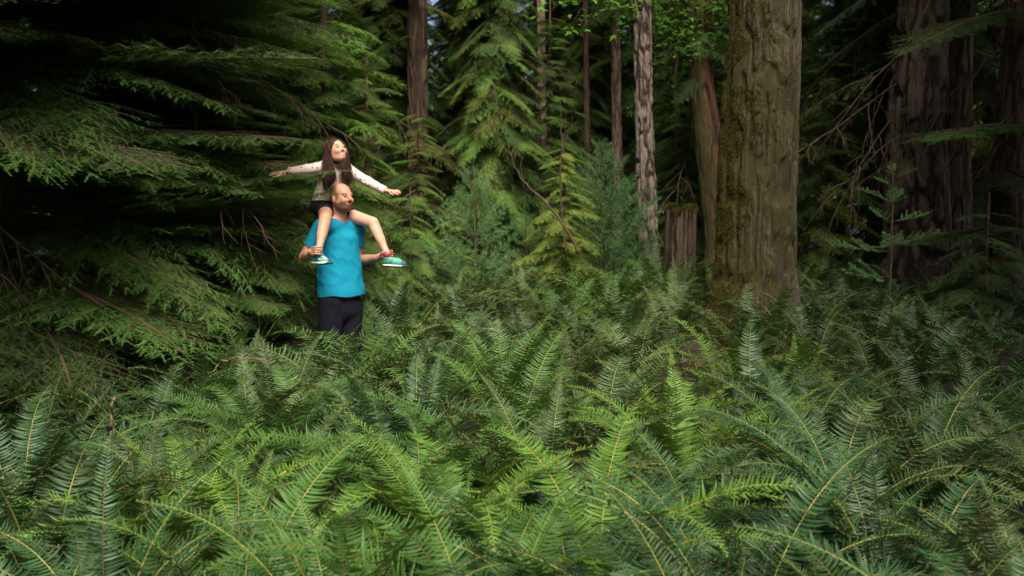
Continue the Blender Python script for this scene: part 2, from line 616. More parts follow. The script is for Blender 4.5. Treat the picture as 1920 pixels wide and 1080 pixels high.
def ferns():
    r = random.Random(21)
    ys, y = [], 1.25
    while y < 22:
        ys.append(y)
        y += 0.46 + 0.02 * y
    total = 0
    stuff = MB()
    for ri, Y0 in enumerate(ys):
        half = 0.62 * Y0 + 0.5
        step = 0.5 + 0.012 * Y0
        n = int(2 * half / step)
        row = []
        for i in range(n):
            x = -half + (i + 0.5) * step + r.uniform(-0.18, 0.18)
            y = Y0 + r.uniform(-0.2, 0.2)
            px = 960 + F * x / y
            if blocked(x, y):
                continue
            # under the dark hemlock on the left the ferns stop
            if px < 640 and y > 7.0 - 0.9 * max(0, (400 - px) / 400) and r.random() < (0.9 if y > 7.5 else 0.6):
                continue
            if px < 560 and y > 8.2:
                continue
            if px < -140 or px > 2060:
                continue
            # gaps: brown litter patches at left
            if (px - 330) ** 2 / 90 ** 2 + ((y - 3.9) / 0.25) ** 2 < 1:
                continue
            if y > 2.6 and r.random() < 0.06 + 0.006 * Y0:
                continue
            row.append((x, y, px))
        row.sort()
        for i, (x, y, px) in enumerate(row):
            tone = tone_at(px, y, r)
            hs = r.uniform(0.72, 1.0)
            if y < 2.6:
                hs *= 0.97
            if y > 8 and px > 1300:
                hs *= 0.85
            if abs(px - 640) < 70 and 5.6 < y < 6.9:
                hs *= 0.9
            if 1330 < px < 1500 and 7.6 < y < 9:
                hs *= 1.1
            az = r.uniform(0, 6.28)
            zz = gz(x, y)
            if total >= 300:
                src = merged_far[r.randrange(4)]
                v = np.concatenate(src.v) * hs
                ca, sa = math.cos(az), math.sin(az)
                v = v @ np.array([[ca, sa, 0], [-sa, ca, 0], [0, 0, 1]]) + np.array([x, y, zz])
                off = stuff.n
                stuff.v.append(v.astype(np.float32))
                stuff.c.append(np.clip(np.concatenate(src.c) + r.uniform(-0.3, 0.3), 0, 1).astype(np.float32))
                if src.q:
                    stuff.q.append(np.concatenate(src.q) + off)
                    stuff.qm.append(np.concatenate(src.qm))
                if src.t:
                    stuff.t.append(np.concatenate(src.t) + off)
                    stuff.tm.append(np.concatenate(src.tm))
                stuff.n += len(v)
                continue
            total += 1
            lab = '%s sword fern, %s from left in %s row from camera' % (tone, nth(i), nth(ri))
            if True:
                o = thing('sword_fern', lab, 'fern', (x, y, zz - 0.02), 0, 'sword ferns covering the forest floor')
                n = r.randint(17, 22) if y < 4.5 else 16
                for k, a, tilt, sc in fern_plan(r, n):
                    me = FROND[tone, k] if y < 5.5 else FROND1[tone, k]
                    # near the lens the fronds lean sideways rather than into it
                    fo = link('frond', me, o, (0.03 * math.cos(a + az), 0.03 * math.sin(a + az), 0), (r.uniform(-0.12, 0.12), tilt, a + az), sc * hs)
                    fo.rotation_mode = 'XYZ'
                if r.random() < 0.45:
                    link('frond', r.choice(DEADF), o, (0, 0, 0), (0, r.uniform(0, 0.3), r.uniform(0, 6.28)), 0.9 * hs)['label'] = 'dead rusty brown frond'
    me = stuff.mesh('distant_ferns', [FERN[TONES[4]], M['rachis_dark']])
    tag(link('distant_ferns', me), 'mass of far sword ferns running back under the trees', 'ferns', None, 'stuff')



def front_fern(px, Y, tone, hs, label, seed):
    r = random.Random(seed)
    x = (px - 960) / F * Y
    o = thing('sword_fern', label, 'fern', (x, Y, gz(x, Y) - 0.02), 0, 'sword ferns covering the forest floor')
    for k, a, tilt, sc in fern_plan(r, 18):
        link('frond', FROND1[tone, k], o, (0, 0, 0), (r.uniform(-0.12, 0.12), tilt, a), sc * hs)


merged_far = [merged_fern('x', 700 + k, TONES[1], 14, 'raw') for k in range(4)]
ferns()
front_fern(602, 6.25, TONES[2], 1.0, 'grey-green sword fern covering the man\'s leg on the left side', 1)
front_fern(668, 6.2, TONES[1], 0.98, 'mid-green sword fern covering the man\'s leg on the right side', 2)
front_fern(634, 5.85, TONES[2], 0.95, 'grey-green sword fern just in front of the man between his knees', 3)


# ------------------------------------------------------------------ conifer foliage
def twig_templates(kind):
    """flat sprig along +X of unit length, needles as thin triangles on both sides"""
    out = []
    r = np.random.RandomState(5)
    for vv in range(4):
        v, t = [], []
        n = {'near': 9, 'far': 4}[kind]
        for i in range(n):
            for sg in (-1, 1):
                x = (i + 0.4 * (sg > 0) + 0.3 * r.rand()) / n * 0.92
                ln = (0.2 if kind == 'near' else 0.27) * (1 - 0.45 * x) * (0.8 + 0.4 * r.rand())
                an = R(58 + 14 * r.randn()) * (1 - 0.35 * x)
                wd = 0.055 if kind == 'near' else 0.13
                b = len(v)
                dz = (r.rand() - 0.5) * 0.08
                v += [(x, 0, 0), (x + wd, 0, 0), (x + math.cos(an) * ln + wd * 0.5, sg * math.sin(an) * ln, dz)]
                t.append((b, b + 1, b + 2))
        b = len(v)
        wd = 0.02 if kind == 'near' else 0.05
        v += [(0, -wd, 0), (0, wd, 0), (1.04, 0, 0)]
        t.append((b, b + 1, b + 2))
        out.append((np.array(v), np.array(t)))
    return out


TW = {k: twig_templates(k) for k in ('near', 'far')}


def basis(d, up):
    d = d / (np.linalg.norm(d) + 1e-9)
    s = np.cross(up, d)
    s /= np.linalg.norm(s) + 1e-9
    return np.stack([d, s, np.cross(d, s)], 1)


def bough(L, seed, lod='near', dens=1.0, droop=0.25, hang=0.25, width=0.42, up=0.0):
    """flat layered hemlock bough along +X"""
    r = np.random.RandomState(seed)
    mb = MB()
    n = 14
    s = np.linspace(0, 1, n)
    ph = r.rand() * 6
    wob = 0.04 * L * np.sin(s * 4 + ph) * s
    pts = np.stack([L * s, wob, L * (up * s - droop * s ** 2)], 1)
    mb.tube(pts, 0.011 * L * (1 - 0.9 * s) + 0.0015, 5 if lod == 'near' else 3, 1)
    tl = {'near': 0.085, 'far': 0.14}[lod]
    Ms, Ps = [], []
    step = {'near': 0.055, 'far': 0.085}[lod] / dens
    ns = int(L / step)
    for i in range(ns):
        u = 0.1 + 0.9 * (i + r.rand() * 0.5) / ns
        for sg in (-1, 1):
            if r.rand() < 0.08 or (u < 0.3 and r.rand() < 0.4):
                continue
            f = min(u, 0.999) * (n - 1)
            i0 = int(f)
            p0 = pts[i0] + (pts[i0 + 1] - pts[i0]) * (f - i0)
            ln = L * width * (1 - u) ** 0.75 * (0.55 + 0.6 * r.rand()) * min(1, 0.4 + u * 2.2) + 0.06
            az = R(52 + 12 * r.randn()) * (1 - 0.25 * u)
            d = np.array([math.cos(az), sg * math.sin(az), 0.03 * r.randn()])
            k = max(2, int(ln / (tl * 0.42)))
            ss = np.linspace(0, 1, k)
            sp = p0 + np.outer(ss * ln, d) + np.outer((ss ** 1.8) * ln * hang * (0.6 + 0.8 * r.rand()), (0, 0, -1))
            if ln > 0.15:
                mb.tube(sp[:: max(1, (k - 1) // 3)], 0.0022, 3, 1, 0.5, False)
            for j in range(k):
                dd = (sp[min(j + 1, k - 1)] - sp[max(j - 1, 0)])
                dd /= np.linalg.norm(dd) + 1e-9
                rem = 1 - j / k
                for s2 in (-1, 1):
                    a2 = s2 * R(46 + 14 * r.randn())
                    c, s_ = math.cos(a2), math.sin(a2)
                    d2 = np.array([dd[0] * c - dd[1] * s_, dd[0] * s_ + dd[1] * c, dd[2] - 0.1 - 0.2 * r.rand()])
                    l2 = tl * (0.5 + 0.9 * rem) * (0.7 + 0.6 * r.rand())
                    B = basis(d2, np.array([0.25 * r.randn(), 0.25 * r.randn(), 1.0]))
                    Ms.append(B * np.array([l2, l2 * 0.9, l2])[None])
                    Ps.append(sp[j])
                    if rem > 0.55 and ln > 0.3 and lod == 'near':
                        p3 = sp[j] + B[:, 0] * l2 * 0.8
                        for s3 in (-1, 0, 1):
                            a3 = s3 * R(38)
                            c3, s3_ = math.cos(a3), math.sin(a3)
                            b0 = B[:, 0]
                            d3 = np.array([b0[0] * c3 - b0[1] * s3_, b0[0] * s3_ + b0[1] * c3, b0[2] - 0.12])
                            Ms.append(basis(d3, np.array([0.2 * r.randn(), 0.2 * r.randn(), 1.0])) * l2 * 0.8)
                            Ps.append(p3)
            Ms.append(basis(sp[-1] - sp[-2], np.array([0, 0, 1.0])) * tl)
            Ps.append(sp[-1])
    Ms, Ps = np.array(Ms), np.array(Ps)
    w_ = r.randint(0, 4, len(Ms))
    tint = np.clip(0.25 + 0.45 * r.rand(len(Ms)) + 0.25 * (Ps[:, 0] / L), 0, 1)
    for k in range(4):
        sel = w_ == k
        mb.inst(TW[lod][k][0], TW[lod][k][1], Ms[sel], Ps[sel], 0, tint[sel])
    return mb


BOUGH_MB = {('big', k): bough(2.0, 40 + k, 'near', 1.0, 0.16 + 0.05 * k, 0.3) for k in range(4)}
BOUGH_MB.update({('flat', k): bough(2.0, 50 + k, 'near', 1.0, 0.03 + 0.035 * k, 0.1, 0.4, 0.02) for k in range(4)})
BOUGH_MB.update({('small', k): bough(1.0, 60 + k, 'near', 1.0, 0.2 + 0.06 * k, 0.3, 0.5) for k in range(3)})
BOUGH_MB.update({('far', k): bough(1.8, 80 + k, 'far', 1.0, 0.25 + 0.1 * k, 0.4, 0.42) for k in range(3)})
_bm = {}


def bough_mesh(size, k, col):
    key = (size, k, col)
    if key not in _bm:
        _bm[key] = BOUGH_MB[size, k].mesh('bough', [NEED[col], M['twig']])
    return _bm[key]


def dead_branch_mb(L, seed, mbin=None):
    """bare forked twiggy branch along +X, drooping"""
    r = random.Random(seed)
    mb = mbin or MB()

    def grow(p, d, L, rad, lvl):
        n = 7
        pts = [np.array(p, float)]
        d = np.array(d, float)
        for i in range(n):
            d = d + np.array([r.gauss(0, 0.12), r.gauss(0, 0.12), r.gauss(-0.05, 0.1)])
            d /= np.linalg.norm(d)
            pts.append(pts[-1] + d * L / n)
            if lvl < 2 and i > 0 and r.random() < 0.75:
                dd = d + np.array([r.uniform(-0.8, 0.8), r.uniform(-0.8, 0.8), r.uniform(-0.6, 0.3)])
                dd /= np.linalg.norm(dd)
                grow(pts[-1], dd, L * r.uniform(0.25, 0.5), rad * 0.5, lvl + 1)
        mb.tube(pts, np.linspace(rad, rad * 0.25, n + 1), 4, 0, 0.5, False)
    grow((0, 0, 0), (1, 0, -0.05), L, 0.009 * L + 0.003, 0)
    return mb


DEADB = [dead_branch_mb(1.4, k).mesh('dead_branch', [M['twig']]) for k in range(4)]
DEADB_PALE = [dead_branch_mb(1.4, 10 + k).mesh('dead_branch', [M['deadtwig']]) for k in range(3)]


def crown_mesh(name, H, base, rad, col, seed, n=70, shape='cone'):
    """whole crown of a tree standing further off, one mesh"""
    r = random.Random(seed)
    mb = MB()
    for i in range(n):
        f = (i + 0.5) / n
        z = base + (H - base) * f ** 0.9
        Lr = rad * (1 - f) ** 0.8 * r.uniform(0.4, 1.1) + 0.25
        if f < 0.12:
            Lr *= 0.8
        src = BOUGH_MB['far', r.randrange(3)]
        sc = Lr / 1.8
        az = i * 2.4 + r.uniform(-0.4, 0.4)
        tilt = r.uniform(-0.1, 0.55) - 0.4 * f
        A = np.array(Matrix.Rotation(az, 3, 'Z') @ Matrix.Rotation(tilt, 3, 'Y') @ Matrix.Rotation(r.uniform(-0.3, 0.3), 3, 'X'))
        A = A * max(sc, 0.35)
        off = mb.n
        v = np.concatenate(src.v) @ A.T + np.array([0, 0, z])
        mb.v.append(v.astype(np.float32))
        mb.c.append(np.clip(np.concatenate(src.c) + r.uniform(-0.25, 0.25), 0, 1).astype(np.float32))
        mb.q.append(np.concatenate(src.q) + off)
        mb.qm.append(np.concatenate(src.qm))
        mb.t.append(np.concatenate(src.t) + off)
        mb.tm.append(np.concatenate(src.tm))
        mb.n += len(v)
    return mb


# ------------------------------------------------------------------ trunks
def trunk_mb(pts, rad, amp=0.03, fu=9, fz=1.6, nth_=96, dz=0.04, seed=0, lump=0.08, top_dz=0.3, zdetail=6.0):
    """pts/rad: control points from base to top (local); ridged plate bark displaced on the mesh"""
    pts = np.asarray(pts, float)
    rad = np.asarray(rad, float)
    zs = [pts[0][2]]
    while zs[-1] < pts[-1][2]:
        zs.append(zs[-1] + (dz if zs[-1] < zdetail else top_dz))
    zs = np.array(zs)
    cx = np.interp(zs, pts[:, 2], pts[:, 0])
    cy = np.interp(zs, pts[:, 2], pts[:, 1])
    k = max(3, int(0.5 / dz))
    ker = np.ones(k) / k
    pad = lambda a: np.convolve(np.pad(a, (k, k), 'edge'), ker, 'same')[k:-k]
    cx, cy = pad(cx), pad(cy)
    rr = pad(np.interp(zs, pts[:, 2], rad))
    th = np.arange(nth_) * 2 * math.pi / nth_
    T, Z = np.meshgrid(th, zs)
    RR = np.repeat(rr[:, None], nth_, 1)
    c, s = np.cos(T), np.sin(T)
    circ = fu / (2 * math.pi)
    wx = fbm(np.stack([c * 1.5, s * 1.5, Z * 2.5], -1), 3, seed + 50) - 0.45
    q = np.stack([c * circ * 1.6 + wx * 1.6, s * circ * 1.6 + wx, Z * fz], -1)
    a = vnoise(q, seed)
    b = vnoise(q * np.array([2.1, 2.1, 1.7]), seed + 1)
    ridge = 1 - np.abs(a - 0.5) * 2.0
    ridge2 = 1 - np.abs(b - 0.5) * 2.0
    crack = np.clip((ridge - 0.66) / 0.22, 0, 1) * 0.95 + np.clip((ridge2 - 0.78) / 0.22, 0, 1) * 0.45
    h = 1 - np.clip(crack, 0, 1)
    fine = fbm(np.stack([c * 9 * rr[:, None] * 4, s * 9 * rr[:, None] * 4, Z * 9], -1), 3, seed + 9)
    h2 = np.clip(h * 0.8 + fine * 0.4 - 0.1, 0, 1)
    lumps = (fbm(np.stack([c * 1.3, s * 1.3, Z * 0.9], -1), 3, seed + 20) - 0.45) * lump
    Rr = RR * (1 + lumps) + amp * (h2 - 0.6)
    V = np.stack([cx[:, None] + Rr * c, cy[:, None] + Rr * s, Z], -1).reshape(-1, 3)
    i, j = np.meshgrid(np.arange(len(zs) - 1), np.arange(nth_), indexing='ij')
    a0 = (i * nth_ + j).ravel()
    a1 = (i * nth_ + (j + 1) % nth_).ravel()
    mb = MB()
    mb.add(V, np.stack([a0, a1, a1 + nth_, a0 + nth_], 1), None, 0, h2.ravel())
    return mb


M['bark_fir'] = barkmat('bark_fir', (0.1, 0.076, 0.054, 1), (0.05, 0.036, 0.025, 1), (0.015, 0.01, 0.007, 1), lichen=(0.11, 0.11, 0.08, 1))
M['bark_light'] = barkmat('bark_light', (0.22, 0.185, 0.155, 1), (0.1, 0.07, 0.055, 1), (0.02, 0.012, 0.009, 1), lichen=(0.27, 0.26, 0.22, 1), scale=22, stretch=0.4)
M['bark_pale'] = barkmat('bark_pale', (0.28, 0.2, 0.15, 1), (0.16, 0.1, 0.075, 1), (0.06, 0.04, 0.03, 1), scale=20)
M['bark_red'] = barkmat('bark_red', (0.16, 0.085, 0.055, 1), (0.085, 0.045, 0.03, 1), (0.03, 0.016, 0.011, 1), ((0.04, 0.045, 0.014, 1), (0.09, 0.08, 0.025, 1)), -0.35)
M['bark_brown'] = barkmat('bark_brown', (0.1, 0.068, 0.044, 1), (0.055, 0.036, 0.024, 1), (0.025, 0.015, 0.01, 1))
M['bark_moss'] = barkmat('bark_moss', (0.11, 0.088, 0.066, 1), (0.055, 0.042, 0.03, 1), (0.03, 0.02, 0.013, 1), ((0.022, 0.021, 0.006, 1), (0.055, 0.054, 0.013, 1)), 0.42,
                         (-0.85, -0.25, 0), 0.6, 24, lichen=(0.2, 0.2, 0.155, 1))
M['stump'] = barkmat('stump_wood', (0.12, 0.085, 0.058, 1), (0.065, 0.045, 0.032, 1), (0.02, 0.013, 0.01, 1), ((0.07, 0.085, 0.014, 1), (0.15, 0.15, 0.03, 1)), -0.5, (0, -0.2, 1), 0.1, 16)
M['moss'] = leafmat('moss', (0.04, 0.038, 0.008, 1), (0.1, 0.085, 0.018, 1), 0.9, 0.15, 0.1)

HIGH = {}


def high_crown(k):
    """crown of a tall conifer above the frame"""
    if k not in HIGH:
        HIGH[k] = crown_mesh('crown', 15, 0, 3.4, 'far', 900 + k, 210).mesh('crown', [NEED['mid'], M['twig']])  # packed with boughs so unseen crowns block more light
    return HIGH[k]


def tall_tree(name, label, mat, prof, Y, amp=0.03, fu=9, fz=1.6, crown=8.5, H=22, boughs=(), dead=(), group='tall conifer trunks standing among the ferns', cat='tree', crown_k=0, crown_s=1.0, **kw):
    """prof: [(px, py, width_px)] from low to high on the photo; the trunk goes on above the frame to H"""
    pts, rad = [], []
    for px, py, wpx in prof:
        p = P(px, py, Y)
        pts.append(p)
        rad.append(wpx / 2 / F * Y)
    pts = np.array(pts)
    bx, by = pts[0][0], Y
    g = gz(bx, by)
    d0 = (pts[-1] - pts[0]) / max(0.3, (pts[-1][2] - pts[0][2]))
    base = pts[0] - d0 * (pts[0][2] - g + 0.2) * 0.6
    base[2] = g - 0.2
    pts = np.vstack([base, pts])
    rad = [rad[0] * 1.12] + rad
    top = pts[-1] + d0 * (H - pts[-1][2]) * 0.5
    top[1] = Y
    top[2] = H
    mid = (pts[-1] + top) / 2
    pts = np.vstack([pts, mid, top])
    rad += [rad[-1] * 0.78, 0.04]
    o = thing(name, label, cat, (bx, by, g), 0, group)
    loc = pts - np.array([bx, by, g])
    tr = link('trunk', trunk_mb(loc, rad, amp, fu, fz, **kw).mesh('trunk', [mat], True), o)
    if crown:
        cx = np.interp(crown, pts[:, 2], pts[:, 0]) - bx
        link('crown', high_crown(crown_k), o, (cx, 0, crown - g), (0, 0, random.uniform(0, 6)), crown_s)
    for (z, az, kind, k, col, sc, tilt) in boughs:
        cx = np.interp(z, pts[:, 2], pts[:, 0]) - bx
        cy = np.interp(z, pts[:, 2], pts[:, 1]) - by
        link('bough', bough_mesh(kind, k, col), o, (cx, cy, z - g), (random.uniform(-0.2, 0.2), tilt, az), sc)
    for (z, az, k, pale, sc, tilt) in dead:
        cx = np.interp(z, pts[:, 2], pts[:, 0]) - bx
        cy = np.interp(z, pts[:, 2], pts[:, 1]) - by
        link('dead_branch', (DEADB_PALE if pale else DEADB)[k], o, (cx, cy, z - g), (random.uniform(-1, 1), tilt, az), sc)
    return o


TG = 'large trunks rising out of the ferns'
# the mossy trunk and its moss tufts
mo = tall_tree('mossy_tree', 'massive moss-covered trunk with grey furrowed right side rising from the ferns', M['bark_moss'],
               [(1411, 585, 178), (1413, 540, 154), (1417, 470, 143), (1421, 300, 139), (1428, 150, 132), (1435, 0, 127)], 9.0, 0.044, 20, 2.4,
               crown=18, H=24, nth_=300, dz=0.016, seed=3, lump=0.07, group=TG, crown_k=0, crown_s=0.6)


def moss_tufts(o, n, r0, seed, zmax=4.2):
    r = random.Random(seed)
    tr = [c for c in o.children if c.name.startswith('trunk')][0]
    me = tr.data
    co = np.empty(len(me.vertices) * 3, np.float32)
    me.vertices.foreach_get('co', co)
    co = co.reshape(-1, 3)
    nthv = 300
    rows = len(co) // nthv
    mb = MB()
    Ms, Ps = [], []
    cen = co.reshape(rows, nthv, 3).mean(1)
    for _ in range(n):
        i = r.randrange(rows)
        if co[i * nthv][2] > zmax:
            continue
        th = math.pi * 1.12 + r.gauss(0, 0.72)
        j = int(th / (2 * math.pi) * nthv) % nthv
        p = co[i * nthv + j]
        if vnoise(np.array([[p[0] * 3, p[1] * 3, p[2] * 2.2]]), 4)[0] < 0.22 + 0.12 * abs(th - math.pi * 1.12):
            continue
        d = p - cen[i]
        d = d / np.linalg.norm(d)
        for _k in range(3):
            dd = d + np.array([r.gauss(0, 0.5), r.gauss(0, 0.5), r.gauss(-0.2, 0.6)])
            Ms.append(basis(dd, np.array([r.gauss(0, 1), r.gauss(0, 1), 0.3])) * r.uniform(0.01, 0.024))
            Ps.append(p - d * 0.004)
    v = np.array([(0, -0.28, 0), (0, 0.28, 0), (1, 0, 0)])
    mb.inst(v, np.array([(0, 1, 2)]), np.array(Ms), np.array(Ps), 0, rs.rand(len(Ms)))
    link('moss', mb.mesh('moss', [M['moss']]), o)


moss_tufts(mo, 52000, 0.4, 5)

tall_tree('fir_tree', 'slender straight trunk with pale plated bark left of the mossy trunk', M['bark_light'],
          [(1217, 470, 39), (1214, 400, 36), (1208, 250, 32), (1205, 100, 31), (1204, 0, 30)], 14, 0.045, 9, 4.5, crown=15, H=20, nth_=110, dz=0.03, seed=8, group=TG, crown_k=1, crown_s=0.5)
tall_tree('pine_tree', 'thin pale pinkish-brown trunk behind the feathery pine sapling', M['bark_pale'],
          [(1159, 380, 19), (1157, 250, 18), (1155, 100, 18), (1153, 0, 17)], 20, 0.02, 8, 4.0, crown=14, H=19, nth_=60, dz=0.05, seed=9, group=TG, crown_k=2, crown_s=0.7,
          boughs=[(5.9, 2.6, 'big', 1, 'olive', 0.8, 0.3), (6.3, 0.3, 'big', 2, 'dark', 0.7, 0.3), (5.4, 3.4, 'big', 0, 'olive', 0.8, 0.4), (6.6, 4.4, 'big', 3, 'dark', 0.9, 0.2)])
tall_tree('curved_tree', 'reddish-brown curving trunk with a knot, close left of the mossy trunk', M['bark_red'],
          [(1341, 440, 40), (1337, 400, 42), (1335, 330, 50), (1331, 270, 54), (1322, 225, 48), (1314, 150, 44), (1311, 60, 44), (1311, 0, 46)], 15, 0.018, 12, 2.2,
          crown=16, H=18, nth_=90, dz=0.04, seed=10, lump=0.16, group=TG, crown_k=0, crown_s=0.4,
          boughs=[(4.1, 4.0, 'small', 0, 'mid', 0.8, 0.5), (4.6, 5.4, 'small', 1, 'mid', 0.9, 0.4), (4.9, 4.6, 'small', 2, 'bright', 0.8, 0.5)])
tall_tree('douglas_fir', 'huge dark trunk with deep furrowed bark near the right edge', M['bark_fir'],
          [(1722, 500, 125), (1720, 450, 112), (1717, 250, 96), (1724, 120, 88), (1731, 0, 82)], 12, 0.085, 13, 2.2, crown=12.5, H=24, nth_=230, dz=0.022, seed=12, group=TG, crown_k=1,
          boughs=[(3.2, 3.9, 'small', 0, 'mid', 0.5, 0.2), (5.0, 3.3, 'big', 1, 'dark', 0.9, 0.35), (5.4, 5.8, 'big', 2, 'dark', 0.9, 0.3), (4.6, 2.6, 'big', 0, 'dark', 0.8, 0.4)],
          dead=[(3.2, 3.5, 0, 0, 1.3, 0.4), (3.6, 3.2, 1, 0, 1.5, 0.5), (2.9, 3.3, 2, 0, 1.2, 0.45), (4.1, 3.6, 3, 0, 1.4, 0.35), (2.6, 3.7, 1, 0, 1.0, 0.3), (4.5, 3.0, 0, 0, 1.5, 0.5)])
tall_tree('fir_tree', 'dark straight trunk directly right of the huge furrowed trunk', M['bark_brown'],
          [(1795, 470, 46), (1797, 300, 42), (1800, 100, 40), (1801, 0, 40)], 14, 0.04, 9, 1.6, crown=7.5, H=20, nth_=90, dz=0.04, seed=13, group=TG, crown_k=2,
          dead=[(3.4, 6.1, 0, 1, 1.0, 0.5), (4.4, 0.1, 1, 1, 1.1, 0.4), (5.0, 3.3, 2, 1, 0.8, 0.4), (2.4, 5.4, 2, 0, 1.0, 0.2), (2.8, 0.4, 3, 0, 1.0, 0.4)])
tall_tree('fir_tree', 'dark leaning trunk at the right edge of the photo', M['bark_brown'],
          [(1884, 420, 62), (1890, 300, 56), (1902, 150, 50), (1915, 0, 46)], 11, 0.04, 10, 1.6, crown=6.5, H=18, nth_=100, dz=0.04, seed=14, group=TG, crown_k=0,
          boughs=[(2.75, 3.97, 'flat', 1, 'mid', 1.5, 0.08), (2.2, 4.3, 'flat', 2, 'dark', 1.2, 0.1), (4.2, 3.7, 'flat', 3, 'dark', 1.3, 0.2), (1.5, 3.7, 'flat', 0, 'mid', 1.0, 0.1)],
          dead=[(3.4, 3.3, 0, 1, 1.0, 0.7), (3.9, 3.0, 1, 1, 1.1, 0.8), (4.3, 3.5, 2, 1, 1.1, 0.7), (3.0, 4.0, 1, 1, 0.9, 0.5), (3.7, 4.5, 0, 1, 1.0, 0.9), (2.7, 3.6, 2, 1, 0.9, 0.5)])
tall_tree('fir_tree', 'narrow dark trunk just left of the huge furrowed trunk', M['bark_brown'],
          [(1660, 470, 20), (1657, 200, 17), (1655, 0, 16)], 17, 0.02, 8, 2, crown=7, H=18, nth_=48, dz=0.08, seed=15, group=TG, crown_k=1)
tall_tree('hemlock_tree', 'thick brown trunk behind the father and daughter, half hidden by green boughs', M['bark_brown'],
          [(786, 470, 46), (784, 350, 40), (783, 200, 38), (783, 60, 36), (783, 0, 34)], 17, 0.03, 10, 2.2, crown=13, H=20, nth_=90, dz=0.04, seed=16, group=TG, crown_k=2,
          boughs=[(2.6, 4.2, 'big', 0, 'mid', 0.7, 0.3), (3.2, 5.6, 'big', 1, 'olive', 0.8, 0.35), (5.2, 3.6, 'big', 2, 'bright', 0.9, 0.3), (5.8, 5.9, 'big', 3, 'olive', 0.9, 0.3), (6.3, 4.6, 'big', 0, 'mid', 0.9, 0.3)])
tall_tree('hemlock_tree', 'reddish trunk deep in the shade above the boughs left of the girl', M['bark_red'],
          [(418, 470, 34), (416, 300, 31), (414, 100, 29), (413, 0, 28)], 19, 0.03, 9, 2, crown=8, H=20, nth_=60, dz=0.08, seed=17, group=TG, crown_k=0)
tall_tree('hemlock_tree', 'thin brown trunk left of the reddish trunk in the left shade', M['bark_brown'],
          [(357, 470, 18), (355, 200, 17), (353, 0, 16)], 21, 0.02, 8, 2, crown=9, H=20, nth_=48, dz=0.08, seed=18, group=TG, crown_k=1)
tall_tree('hemlock_tree', 'brown trunk behind the boughs above the girl\'s outstretched arm', M['bark_brown'],
          [(552, 470, 26), (550, 200, 25), (548, 0, 24)], 20, 0.02, 8, 2, crown=9, H=20, nth_=60, dz=0.08, seed=19, group=TG, crown_k=2)
tall_tree('fir_tree', 'pale far trunk in the gap between dark conifers at centre', M['bark_pale'],
          [(1018, 460, 17), (1016, 250, 15), (1014, 0, 14)], 19, 0.02, 8, 2, crown=10, H=22, nth_=48, dz=0.1, seed=20, group=TG, crown_k=0)


for _px, _Y, _w, _lab in ((1100, 19.5, 10, 'very thin dark trunk just left of the thin pale trunk'), (1268, 17, 12, 'thin dark trunk rising behind the mossy stump'),
                        (690, 19, 15, 'thin brown trunk left of the thick brown trunk'), (905, 18, 17, 'dim brown trunk inside the dense green hemlock at centre'),
                        (1575, 18, 15, 'thin dark trunk in the gap between the mossy and the huge furrowed trunk'), (238, 17, 15, 'thin trunk deep in the shade of the left hemlocks'),
                        (482, 18, 13, 'thin dark trunk above the girl\'s outstretched left-side hand'), (1065, 24, 12, 'thin far trunk above the yellow-green sapling')):
    tall_tree('fir_tree', _lab, M['bark_brown'] if _px != 1065 else M['bark_pale'], [(_px + 1, 470, _w * 1.1), (_px, 200, _w), (_px - 2, 0, _w * 0.92)], _Y, 0.015, 8, 3, crown=13, H=18, nth_=36, dz=0.1, seed=_px,
              group='thin trunks in the background', crown_k=_px % 3, crown_s=0.45)


